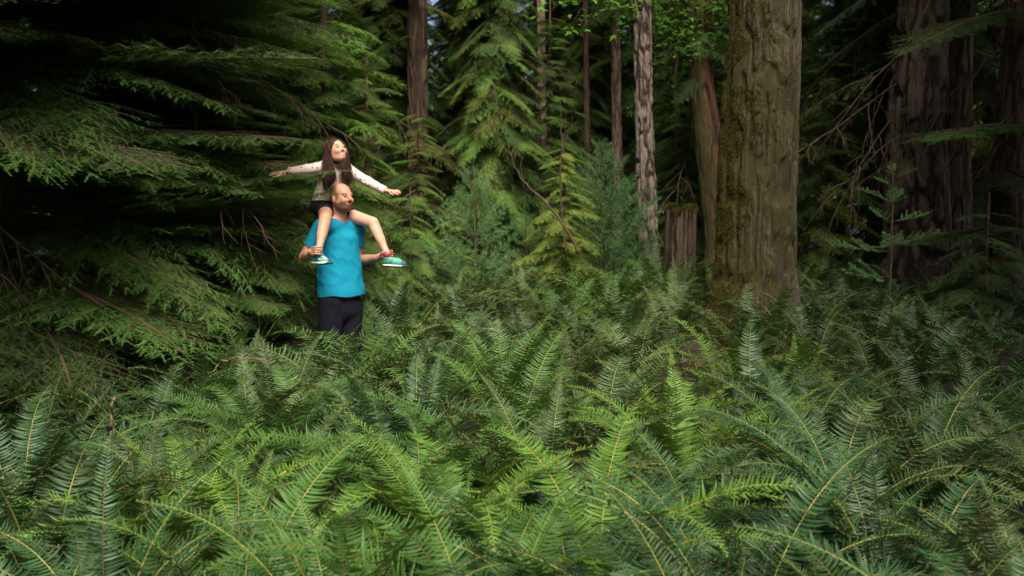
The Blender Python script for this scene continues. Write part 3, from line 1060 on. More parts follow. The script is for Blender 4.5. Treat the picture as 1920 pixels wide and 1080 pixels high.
# the stump
def stump():
    Y = 13
    b = P(1274, 420, Y)
    g = gz(b[0], Y)
    o = thing('tree_stump', 'broken upright stump with notched mossy top between slender and curving trunks', 'stump', (b[0], Y, g))
    top = P(1274, 388, Y)[2] - g
    w_ = 58 / 2 / F * Y
    mb = trunk_mb([(0, 0, -0.2), (0, 0, 0.6), (0, 0, top)], [w_ * 1.12, w_ * 1.02, w_], 0.03, 18, 1.1, 110, 0.03, 31, 0.16)
    v = mb.v[0]
    nz_ = 110
    rows = len(v) // nz_
    V = v.reshape(rows, nz_, 3)
    th = np.arange(nz_) * 2 * math.pi / nz_
    hh = top + 0.06 * np.sin(th * 3 + 1) + 0.04 * np.sin(th * 7) + 0.035 * np.sin(th * 17 + 1) * np.sin(th * 5) - 0.22 * np.exp(-((np.cos(th) + 0.15) / 0.22) ** 2) * (np.sin(th) < 0.3)
    V[:, :, 2] = np.minimum(V[:, :, 2], hh[None])
    mb.v[0] = V.reshape(-1, 3)
    # broken top: a fan sinking into the hollow
    rim = V[-1]
    inner = rim * np.array([0.55, 0.55, 1]) - np.array([0, 0, 0.12])
    cen = np.array([[0, 0, top - 0.3]])
    q = [(j, (j + 1) % nz_, nz_ + (j + 1) % nz_, nz_ + j) for j in range(nz_)]
    t = [(nz_ + j, nz_ + (j + 1) % nz_, 2 * nz_) for j in range(nz_)]
    mb.add(np.concatenate([rim, inner, cen]), q, t, 0, 0.4)
    link('trunk', mb.mesh('trunk', [M['stump']], True), o)
    r = random.Random(3)
    ms = MB()
    Ms, Ps = [], []
    for _ in range(2600):
        j = r.randrange(nz_)
        if abs(math.cos(th[j]) + 0.15) < 0.2:
            continue
        k = 1 - 0.5 * r.random() ** 2
        p = rim[j] * np.array([k, k, 1]) + np.array([0, 0, r.uniform(-0.16, 0.02) * (r.random() if k > 0.9 else 0.2)])
        for _k in range(2):
            Ms.append(basis(np.array([r.gauss(0, 0.6), r.gauss(0, 0.6), 0.8]), np.array([r.gauss(0, 1), r.gauss(0, 1), 0.2])) * r.uniform(0.025, 0.06))
            Ps.append(p)
    ms.inst(np.array([(0, -0.2, 0), (0, 0.2, 0), (1, 0, 0)]), np.array([(0, 1, 2)]), np.array(Ms), np.array(Ps), 0, rs.rand(len(Ms)))
    link('moss', ms.mesh('moss', [M['moss']]), o)


stump()


# ------------------------------------------------------------------ trees with low boughs
def bough_tree(name, label, x, Y, H, zlo, zhi, n, Lmax, col, kind='big', tr=0.08, mat='bark_brown', azr=None, group=None, seed=0, tilt=(0.0, 0.3), lmin=0.4, dead=0, lean=0.0, taper=0.7, cat='tree', crown=None, base_r=None):
    r = random.Random(seed)
    g = gz(x, Y)
    o = thing(name, label, cat, (x, Y, g), 0, group)
    pts = np.array([(0, 0, -0.2), (lean * 0.3, 0, H * 0.4), (lean, 0, H)])
    link('trunk', trunk_mb(pts, [tr * 1.2, tr * 0.8, 0.012], min(0.03, tr * 0.3), 8, 2.2, 28 if tr < 0.15 else 60, 0.06, seed, 0.08).mesh('trunk', [M[mat]], True), o)
    for i in range(n):
        f = (i + r.random() * 0.8) / n
        z = zlo + (zhi - zlo) * f
        az = (i * 2.4 + r.uniform(-0.5, 0.5)) if azr is None else r.uniform(*azr)
        fl = (z - zlo) / max(0.1, (H - zlo))
        L = max(lmin, Lmax * (1 - taper * fl) * r.uniform(0.75, 1.12))
        kd = kind if isinstance(kind, str) else r.choice(kind)
        if kd == 'small' and L > 1.1:
            kd = 'big'
        Lb = {'flat': 2.0, 'big': 2.0, 'small': 1.0, 'far': 1.8}[kd]
        k = r.randrange(4 if kd in ('big', 'flat') else 3)
        c = col if isinstance(col, str) else r.choice(col)
        link('bough', bough_mesh(kd, k, c), o, (lean * z / H, 0, z), (r.uniform(-0.25, 0.25), r.uniform(*tilt) - 0.25 * fl, az), L / Lb)
    for i in range(dead):
        link('dead_branch', DEADB[r.randrange(4)], o, (0, 0, r.uniform(0.5, zhi)), (r.uniform(-1, 1), r.uniform(0, 0.5), r.uniform(0, 6.28)), r.uniform(0.6, 1.3))
    if crown:
        link('crown', high_crown(crown), o, (lean, 0, crown + 4.0), (0, 0, r.uniform(0, 6)), 0.9)
    return o


HG = 'hemlocks spreading low boughs behind and beside the people'
# big dark hemlock on the left
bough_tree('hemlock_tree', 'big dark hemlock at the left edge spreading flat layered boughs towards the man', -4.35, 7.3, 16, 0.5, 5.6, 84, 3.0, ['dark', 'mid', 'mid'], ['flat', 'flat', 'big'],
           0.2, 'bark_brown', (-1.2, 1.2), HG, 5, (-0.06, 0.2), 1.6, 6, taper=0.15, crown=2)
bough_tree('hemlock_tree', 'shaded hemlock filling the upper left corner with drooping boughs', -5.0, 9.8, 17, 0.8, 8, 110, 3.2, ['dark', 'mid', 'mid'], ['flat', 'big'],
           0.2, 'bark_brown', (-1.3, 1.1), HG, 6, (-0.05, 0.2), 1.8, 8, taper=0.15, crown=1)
bough_tree('hemlock_tree', 'shaded hemlock behind the big left one with boughs reaching over the girl', -3.6, 12.8, 17, 1.2, 8.5, 150, 1.6, ['bright', 'olive', 'mid'], 'small',
           0.16, 'bark_brown', None, HG, 7, (0.15, 0.6), 0.8, 12, taper=0.15, crown=2)
bough_tree('hemlock_tree', 'green hemlock sapling whose tips reach the girl\'s left-hand side in the photo', -2.75, 7.5, 3.6, 0.4, 3.0, 46, 1.35, ['mid', 'mid', 'bright'], ['small', 'flat'],
           0.03, 'bark_brown', None, HG, 81, (-0.05, 0.2), 0.5, 4)
bough_tree('hemlock_tree', 'low dark hemlock sapling in the shade left of the man', -3.3, 8.4, 3.0, 0.15, 2.3, 40, 1.6, ['dark', 'olive', 'mid'], 'small',
           0.03, 'bark_brown', None, HG, 8, (0.05, 0.35), 0.5, 6)
bough_tree('hemlock_tree', 'low dark hemlock sapling at the far left above the ferns', -4.2, 6.4, 2.6, 0.1, 1.8, 34, 1.5, ['dark'], 'small',  # only dark needles, colour standing in for shade
           0.03, 'bark_brown', None, HG, 9, (0.05, 0.35), 0.5, 6)
bough_tree('hemlock_tree', 'lit fresh-green young hemlock directly behind the girl and man', -2.2, 10.2, 5.6, 0.4, 5.2, 90, 1.25, ['bright', 'mid', 'bright'], 'small',  # its lit look is put into lighter needle colours
           0.06, 'bark_brown', None, HG, 10, (0.05, 0.35), 0.5, 5)
bough_tree('hemlock_tree', 'yellow-green young hemlock below the girl\'s raised hand', -2.15, 12.8, 3.6, 0.3, 3.3, 50, 0.8, ['bright', 'olive', 'mid'], 'small',
           0.06, 'bark_brown', None, HG, 11, (0.05, 0.35), 0.5, 4)
bough_tree('hemlock_tree', 'dense green hemlock between the brown trunk and the centre', -0.35, 16.5, 12, 1.6, 9.0, 260, 1.35, ['mid', 'olive', 'bright'], 'small',
           0.12, 'bark_brown', None, HG, 12, (0.2, 0.8), 0.7, 10, taper=0.55)
bough_tree('hemlock_tree', 'broad olive hemlock above and behind the brown trunk', -2.6, 18.5, 14, 1.5, 10.0, 260, 1.5, ['mid', 'olive', 'bright'], 'small',
           0.12, 'bark_brown', None, HG, 13, (0.2, 0.8), 0.7, 8, taper=0.5)
bough_tree('hemlock_tree', 'dark green conifer left of the thin pale trunk', 1.7, 21, 13, 1.0, 10, 240, 1.4, ['olive', 'mid', 'bright'], 'small',
           0.12, 'bark_brown', None, HG, 14, (0.2, 0.8), 0.7, 8, taper=0.6)
bough_tree('hemlock_tree', 'dark green young hemlock above the mossy stump', 3.5, 17.5, 6.5, 0.6, 6.2, 110, 1.5, ['mid', 'mid', 'bright'], 'small',
           0.07, 'bark_brown', None, HG, 15, (0.1, 0.4), 0.5, 4)
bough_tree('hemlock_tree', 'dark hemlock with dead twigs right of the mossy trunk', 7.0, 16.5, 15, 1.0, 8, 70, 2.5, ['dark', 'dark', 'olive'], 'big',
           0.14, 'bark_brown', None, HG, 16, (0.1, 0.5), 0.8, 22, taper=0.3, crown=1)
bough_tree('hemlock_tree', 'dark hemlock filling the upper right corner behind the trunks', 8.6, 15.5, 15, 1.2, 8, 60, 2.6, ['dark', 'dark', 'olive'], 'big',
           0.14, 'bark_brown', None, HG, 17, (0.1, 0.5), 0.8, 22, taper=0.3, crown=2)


bough_tree('hemlock_tree', 'lit green young hemlock in the gap behind the bare leaning stem', 0.75, 17.2, 5.5, 0.6, 5.2, 90, 1.2, ['mid', 'bright', 'mid'], 'small',  # added to brighten the dim background, light put into needle colours
           0.05, 'bark_brown', None, HG, 18, (0.1, 0.45), 0.5, 4)
bough_tree('hemlock_tree', 'lit green young hemlock between the two thin pale trunks', 2.75, 22.0, 8.6, 0.6, 8.2, 130, 1.5, ['mid', 'bright', 'mid'], 'small',
           0.05, 'bark_brown', None, HG, 19, (0.1, 0.45), 0.5, 4)
bough_tree('hemlock_tree', 'small green hemlock right behind the mossy stump', 3.35, 16.4, 3.6, 0.5, 3.2, 50, 1.0, ['mid', 'bright', 'mid'], 'small',
           0.04, 'bark_brown', None, HG, 20, (0.1, 0.45), 0.4, 2)


bough_tree('hemlock_tree', 'tall green hemlock far behind, closing the gap right of the thick brown trunk', -1.5, 23.5, 15, 0.8, 12, 240, 1.9, ['mid', 'bright', 'olive'], 'small',
           0.12, 'bark_brown', None, HG, 21, (0.15, 0.7), 0.7, 4)
bough_tree('hemlock_tree', 'tall mid-green hemlock far behind the pale far trunk', 0.9, 25.5, 15, 0.8, 12, 220, 2.0, ['mid', 'bright', 'mid'], 'small',
           0.12, 'bark_brown', None, HG, 22, (0.15, 0.7), 0.7, 4)
bough_tree('hemlock_tree', 'green hemlock behind the slender trunk and the mossy stump', 4.3, 20.5, 11, 0.8, 9, 200, 1.7, ['mid', 'bright', 'mid'], 'small',
           0.1, 'bark_brown', None, HG, 23, (0.15, 0.7), 0.7, 4)
bough_tree('hemlock_tree', 'green hemlock between the reddish trunk and the thick brown trunk', -4.4, 17.0, 9, 0.8, 8, 180, 1.6, ['mid', 'bright', 'mid'], 'small',
           0.1, 'bark_brown', None, HG, 24, (0.15, 0.7), 0.7, 4)


bough_tree('hemlock_sapling', 'olive-brown sapling at the foot of the thick brown trunk', -1.68, 15.4, 3.3, 0.4, 3.1, 60, 1.0, ['olive', 'olive', 'bright'], 'small',
           0.03, 'bark_brown', None, HG, 25, (0.1, 0.5), 0.4, 2, cat='sapling')


# far forest: trees in loose rows
def far_forest():
    r = random.Random(77)
    V = []
    cols = ['mid', 'far', 'olive', 'dark', 'bright']
    for k in range(5):
        mb = crown_mesh('crown', [13, 16, 11, 18, 9][k], [1.5, 2.5, 0.6, 3, 0.4][k], [2.6, 3.0, 2.4, 3.2, 2.2][k], None, 950 + k, [170, 190, 150, 200, 130][k])
        for c in (['far', 'dark', 'olive'] if k != 4 else ['mid', 'bright', 'dark']):
            V.append((k, c, mb.mesh('crown', [NEED[c], M['twig']])))
    tm = [trunk_mb([(0, 0, -0.3), (0, 0, 6), (0, 0, [13, 16, 11, 18, 9][k])], [0.2, 0.15, 0.02], 0.03, 8, 2, 24, 0.2, 60 + k).mesh('trunk', [M['bark_brown']], True) for k in range(5)]
    look = {'far': 'mid-green', 'dark': 'dark', 'olive': 'olive', 'mid': 'green', 'bright': 'light green'}
    size = ['tall', 'tall', 'broad', 'towering', 'small']
    ri = 0
    for Y0, step in ((21, 3.0), (25, 3.2), (30, 3.6), (36, 4.2), (44, 5.0), (54, 6.0)):
        half = 0.64 * Y0 + 2
        n = int(2 * half / step)
        row = []
        for i in range(n):
            row.append((-half + (i + 0.5) * step + r.uniform(-0.9, 0.9), Y0 + r.uniform(-1.2, 1.2)))
        for i, (x, y) in enumerate(row):
            px = 960 + F * x / y
            if Y0 <= 25 and 560 < px < 1260:
                k, c, me = r.choice([v for v in V if v[0] == 4])
            else:
                k, c, me = r.choice(V)
            o = thing('conifer', '%s %s conifer, %s from the left in the %s row of the background forest' % (size[k], look[c], nth(i), nth(ri)), 'tree', (x, y, gz(x, y)), r.uniform(0, 6), 'conifers of the background forest')
            s = r.uniform(0.85, 1.15)
            o.scale = (s, s, s * r.uniform(0.95, 1.1))
            link('trunk', tm[k], o)
            link('crown', me, o)
        ri += 1


far_forest()


# ------------------------------------------------------------------ the two people: signed-distance bodies turned into one skin each
class Field:
    def __init__(s, lo, hi, h):
        s.o = np.array(lo, float)
        s.h = h
        s.n = np.ceil((np.array(hi) - s.o) / h).astype(int) + 1
        s.d = np.full(s.n, 0.5, np.float32)

    def box(s, lo, hi):
        a = np.clip(np.floor((np.array(lo) - s.o) / s.h).astype(int), 0, s.n)
        b = np.clip(np.ceil((np.array(hi) - s.o) / s.h).astype(int) + 1, 0, s.n)
        sl = tuple(slice(x, y) for x, y in zip(a, b))
        g = np.meshgrid(*[s.o[i] + s.h * np.arange(a[i], b[i]) for i in range(3)], indexing='ij')
        return sl, np.stack(g, -1)

    def op(s, fn, lo, hi, k=0.02, mode='add'):
        sl, p = s.box(lo, hi)
        if p.size == 0:
            return
        b = fn(p)
        a = s.d[sl]
        if mode == 'add':
            t = np.clip(0.5 + 0.5 * (a - b) / k, 0, 1)
            s.d[sl] = a * (1 - t) + b * t - k * t * (1 - t)
        else:                       # smooth subtraction
            b = -b
            t = np.clip(0.5 - 0.5 * (a - b) / k, 0, 1)
            s.d[sl] = a * (1 - t) + b * t + k * t * (1 - t)

    def cap(s, a, b, ra, rb, k=0.02, mode='add', ax=None, sc=(1, 1, 1)):
        """tapered capsule, optionally flattened along its own axes ax (rows) by sc"""
        a, b = np.array(a, float), np.array(b, float)
        m = max(ra, rb) * max(sc) + k * 1.5 + 0.01
        A = np.eye(3) if ax is None else np.array(ax)
        S = np.array(sc, float)

        def fn(p):
            q = ((p - a) @ A.T) / S
            ba = ((b - a) @ A.T) / S
            t = np.clip((q @ ba) / (ba @ ba + 1e-9), 0, 1)
            return (np.linalg.norm(q - t[..., None] * ba, axis=-1) - (ra + (rb - ra) * t)) * min(sc)
        s.op(fn, np.minimum(a, b) - m, np.maximum(a, b) + m, k, mode)

    def ell(s, c, r, ax, k=0.02, mode='add'):
        c = np.array(c, float)
        A = np.array(ax)
        r = np.array(r, float)
        m = max(r) + k * 1.5 + 0.01

        def fn(p):
            q = (p - c) @ A.T
            n1 = np.linalg.norm(q / r, axis=-1)
            n2 = np.linalg.norm(q / r ** 2, axis=-1)
            return n1 * (n1 - 1) / (n2 + 1e-6)
        s.op(fn, c - m, c + m, k, mode)

    def chain(s, pts, rad, k=0.02):
        for i in range(len(pts) - 1):
            s.cap(pts[i], pts[i + 1], rad[i], rad[i + 1], k)

    def cut(s, fn):
        """keep only where fn(p) < 0"""
        g = np.meshgrid(*[s.o[i] + s.h * np.arange(s.n[i]) for i in range(3)], indexing='ij')
        s.d = np.maximum(s.d, fn(g[0], g[1], g[2])).astype(np.float32)

    def mesh(s, name, mats, base, paint=None, disp=None):
        d = s.d
        ins = d < 0
        nx, ny, nz = d.shape
        cnt = np.zeros((nx - 1, ny - 1, nz - 1), np.int8)
        cr = [(i, j, k) for i in (0, 1) for j in (0, 1) for k in (0, 1)]
        for i, j, k in cr:
            cnt += ins[i:nx - 1 + i, j:ny - 1 + j, k:nz - 1 + k]
        act = np.argwhere((cnt > 0) & (cnt < 8))
        idx = np.full((nx - 1, ny - 1, nz - 1), -1, np.int64)
        idx[act[:, 0], act[:, 1], act[:, 2]] = np.arange(len(act))
        acc = np.zeros((len(act), 3))
        num = np.zeros(len(act))
        for i, j, k in cr:
            for ax in range(3):
                c0 = [i, j, k]
                if c0[ax]:
                    continue
                c1 = list(c0)
                c1[ax] = 1
                p0 = act + c0
                p1 = act + c1
                v0 = d[p0[:, 0], p0[:, 1], p0[:, 2]]
                v1 = d[p1[:, 0], p1[:, 1], p1[:, 2]]
                m = (v0 < 0) != (v1 < 0)
                t = v0[m] / (v0[m] - v1[m])
                acc[m] += p0[m] + t[:, None] * (p1[m] - p0[m])
                num[m] += 1
        V = acc / num[:, None] * s.h + s.o
        Q = []
        for ax in range(3):
            sh = [slice(1, n - 1) for n in d.shape]
            s0, s1 = list(sh), list(sh)
            s0[ax] = slice(0, d.shape[ax] - 1)
            s1[ax] = slice(1, d.shape[ax])
            a, b = ins[tuple(s0)], ins[tuple(s1)]
            e = np.argwhere(a != b)
            sg = a[e[:, 0], e[:, 1], e[:, 2]]
            off = np.array([1, 1, 1])
            off[ax] = 0
            e = e + off
            u, v = (ax + 1) % 3, (ax + 2) % 3
            du, dv = np.zeros(3, int), np.zeros(3, int)
            du[u], dv[v] = 1, 1
            c = [e - du - dv, e - dv, e, e - du]
            ii = [idx[q[:, 0], q[:, 1], q[:, 2]] for q in c]
            q = np.stack(ii, 1)
            q[~sg] = q[~sg][:, ::-1]
            Q.append(q)
        Q = np.concatenate(Q)
        Q = Q[(Q >= 0).all(1)]
        # relax a little so that grid steps vanish
        for _ in range(3):
            A = np.zeros_like(V)
            N = np.zeros(len(V))
            for a, b in ((0, 1), (1, 2), (2, 3), (3, 0)):
                np.add.at(A, Q[:, a], V[Q[:, b]])
                np.add.at(N, Q[:, a], 1)
            V = V * 0.5 + 0.5 * A / np.maximum(N, 1)[:, None]
        if disp is not None:
            V = V + disp(V)
        mb = MB()
        mb.add(V - np.array(base), Q)
        me = mb.mesh(name, mats, True)
        if paint is not None:
            at = me.attributes.new('paint', 'FLOAT_COLOR', 'POINT')
            C = np.ones((len(V), 4), np.float32)
            C[:, :3] = paint(V)
            at.data.foreach_set('color', C.ravel())
        return me


def unit(v):
    v = np.array(v, float)
    return v / np.linalg.norm(v)


def frame(yaw, pitch=0, roll=0):
    """rows: forward, side (subject's right hand side in the picture left), up"""
    y, p = R(yaw), R(pitch)
    f = np.array([math.sin(y) * math.cos(p), -math.cos(y) * math.cos(p), math.sin(p)])
    sd_ = unit(np.cross(f, (0, 0, 1)))
    u = np.cross(sd_, f)
    ro = R(roll)
    sd2 = sd_ * math.cos(ro) + u * math.sin(ro)
    u2 = np.cross(sd2, f)
    return np.array([f, sd2, u2])


def paintmat(name, rough, spec=0.4, sss=0.0, bump=0.0, bscale=300.0, dots=None, fabric=False):
    m, t, b = newmat(name)
    at = node(t, 'ShaderNodeAttribute', attribute_name='paint')
    tc = node(t, 'ShaderNodeTexCoord')
    c = at.outputs['Color']
    if dots is not None:
        vo = node(t, 'ShaderNodeTexVoronoi', i_Scale=dots[1], i_Randomness=0.45)
        t.links.new(tc.outputs['Object'], vo.inputs['Vector'])
        g = mathn(t, 'LESS_THAN', vo.outputs['Distance'], dots[2])
        c = mixcol(t, g, c, dots[0])
    nz = node(t, 'ShaderNodeTexNoise', i_Scale=bscale, i_Detail=3.0)
    t.links.new(tc.outputs['Object'], nz.inputs['Vector'])
    n2 = node(t, 'ShaderNodeTexNoise', i_Scale=18.0, i_Detail=4.0)
    t.links.new(tc.outputs['Object'], n2.inputs['Vector'])
    c = mixcol(t, mathn(t, 'MULTIPLY', mathn(t, 'SUBTRACT', n2.outputs['Fac'], 0.4), 0.5, True), c, (0.6, 0.55, 0.5, 1) if not fabric else (0.9, 0.9, 0.9, 1), 'MULTIPLY')
    t.links.new(c, b.inputs['Base Color'])
    b.inputs['Roughness'].default_value = rough
    b.inputs['Specular IOR Level'].default_value = spec
    if sss:
        b.inputs['Subsurface Weight'].default_value = sss
        b.inputs['Subsurface Radius'].default_value = (0.012, 0.005, 0.003)
        b.inputs['Subsurface Scale'].default_value = 1.0
    if bump:
        bp = node(t, 'ShaderNodeBump', i_Strength=bump, i_Distance=0.004)
        t.links.new(nz.outputs['Fac'], bp.inputs['Height'])
        t.links.new(bp.outputs[0], b.inputs['Normal'])
    return m


M['skin'] = paintmat('skin', 0.5, 0.4, 0.15, 0.15, 250.0)
M['shirt'] = paintmat('turquoise_cotton', 0.85, 0.15, 0, 0.35, 220.0, fabric=True)
M['trousers'] = paintmat('navy_cloth', 0.9, 0.15, 0, 0.3, 150.0, fabric=True)
M['sweater'] = paintmat('dotted_knit', 0.85, 0.15, 0, 0.3, 260.0, ((0.16, 0.015, 0.04, 1), 26.0, 0.19), True)
M['hairg'] = plainmat('brown_hair', (0.036, 0.016, 0.011, 1), 0.6, 0.15, ((0.02, 0.01, 0.008, 1), 40))
M['shoe'] = paintmat('shoe_fabric', 0.7, 0.3, 0, 0.3, 200.0, fabric=True)
M['sole'] = paintmat('shoe_rubber', 0.6, 0.3)
M['eye'] = plainmat('eye_white', (0.13, 0.1, 0.09, 1), 0.45, 0.3)
M['iris'] = plainmat('iris', (0.02, 0.012, 0.008, 1), 0.15, 0.8)
M['teeth'] = plainmat('teeth', (0.75, 0.72, 0.64, 1), 0.3, 0.5)
M['lace'] = plainmat('lace', (0.6, 0.62, 0.58, 1), 0.7, 0.2)
M['sock'] = plainmat('red_sock', (0.28, 0.02, 0.04, 1), 0.8, 0.1)
M['brow'] = plainmat('brow_hair', (0.03, 0.017, 0.012, 1), 0.7, 0.2)


def gauss(V, c, r):
    return np.exp(-((V - np.array(c)) ** 2).sum(-1) / (r * r))


def lerpc(C, w_, col):
    w_ = np.clip(w_, 0, 1)[:, None]
    return C * (1 - w_) + np.array(col)[None] * w_


def head(F_, c, A, s, child=False):
    """head sculpted in its own frame A (forward, side, up), scale s"""
    L = lambda f, d, u: c + s * (A[0] * f + A[1] * d + A[2] * u)
    q = lambda *r: [x * s for x in r]
    F_.ell(L(-0.014, 0, 0.03), q(0.098, 0.076, 0.088), A, 0.01)
    F_.ell(L(0.028, 0, -0.028), q(0.062, 0.063, 0.086), A, 0.025 * s)
    F_.ell(L(0.046, 0, -0.088), q(0.038, 0.04, 0.026) if not child else q(0.034, 0.034, 0.024), A, 0.03 * s)
    for sd_ in (-1, 1):
        F_.ell(L(0.012, sd_ * 0.044, -0.062), q(0.034, 0.022, 0.034), A, 0.03 * s)
        F_.ell(L(0.065, sd_ * 0.036, -0.028), q(0.026, 0.022, 0.022) if not child else q(0.03, 0.026, 0.026), A, 0.02 * s)
        F_.ell(L(-0.008, sd_ * 0.077, -0.012), q(0.018, 0.008, 0.031), A, 0.008 * s)
        F_.ell(L(0.104, sd_ * 0.031, 0.0), q(0.016, 0.017, 0.011), A, 0.012 * s, 'sub')
    F_.cap(L(0.078, -0.034, 0.02), L(0.078, 0.034, 0.02), 0.012 * s, 0.012 * s, 0.015 * s)
    if child:
        F_.cap(L(0.087, 0, -0.002), L(0.104, 0, -0.026), 0.007 * s, 0.011 * s, 0.012 * s)
    else:
        F_.cap(L(0.088, 0, 0.012), L(0.114, 0, -0.026), 0.009 * s, 0.0125 * s, 0.01 * s)
    for sd_ in (-1, 1):
        F_.ell(L(0.1, sd_ * 0.011, -0.033), q(0.01, 0.009, 0.008), A, 0.006 * s)
    F_.ell(L(0.069, 0, -0.06), q(0.022, 0.028, 0.02), A, 0.014 * s)
    F_.cap(L(0.087, -0.016, -0.056), L(0.087, 0.016, -0.056), 0.005 * s, 0.005 * s, 0.006 * s)
    F_.cap(L(0.0855, -0.015, -0.07), L(0.0855, 0.015, -0.07), 0.006 * s, 0.006 * s, 0.006 * s)
    if child:
        F_.ell(L(0.094, 0, -0.06), q(0.013, 0.025, 0.007), A, 0.003 * s, 'sub')
    return L


def blob(name, c, r, mat, parent, base, A=None, n=10):
    """small smooth ellipsoid part"""
    mb = MB()
    th, ph = np.meshgrid(np.linspace(0, math.pi, n), np.arange(2 * n) * math.pi / n, indexing='ij')
    v = np.stack([np.sin(th) * np.cos(ph) * r[0], np.sin(th) * np.sin(ph) * r[1], np.cos(th) * r[2]], -1).reshape(-1, 3)
    if A is not None:
        v = v @ np.array(A)
    m = 2 * n
    q = [(i * m + j, (i + 1) * m + j, (i + 1) * m + (j + 1) % m, i * m + (j + 1) % m) for i in range(n - 1) for j in range(m)]
    mb.add(v + np.array(c) - np.array(base), q)
    return link(name, mb.mesh(name, [mat], True), parent)


def eyes(parent, base, L, A, s, gaze, lift=0.0):
    for sd_ in (-1, 1):
        c = L(0.082, sd_ * 0.031, 0.001)
        e = blob('eye', c, (0.0112 * s, 0.0145 * s, 0.0066 * s), M['eye'], parent, base, A)
        g = unit(gaze)
        blob('iris', c + g * 0.0062 * s, (0.0062 * s, 0.0066 * s, 0.0056 * s), M['iris'], e, base, A)
        # brow
        mb = MB()
        pts = [L(0.089 - 0.006 * abs(t - 0.3), sd_ * (0.015 + 0.032 * t), 0.0165 + lift + 0.007 * math.sin(t * 2.2)) for t in np.linspace(0, 1, 6)]
        mb.tube(np.array(pts) - base, 0.0032 * s, 5)
        link('eyebrow', mb.mesh('eyebrow', [M['brow']], True), parent)


def fingers(F_, fs, r):
    for f in fs:
        n = len(f)
        F_.chain(f, [r * (1 - 0.12 * i) for i in range(n)], 0.004)


# --- man
MB_X = P(640, 560, 6.85)[0]
MBASE = np.array([MB_X, 6.85, gz(MB_X, 6.85)])
man = thing('person', 'bald bearded man in a turquoise t-shirt carrying the girl on his shoulders', 'person', MBASE)
GBASE = P(612, 392, 7.0)
girl = thing('person', 'long-haired girl on the man\'s shoulders with both arms spread wide', 'person', GBASE)
SK = np.array([0.40, 0.205, 0.142])
SKG = np.array([0.45, 0.255, 0.18])


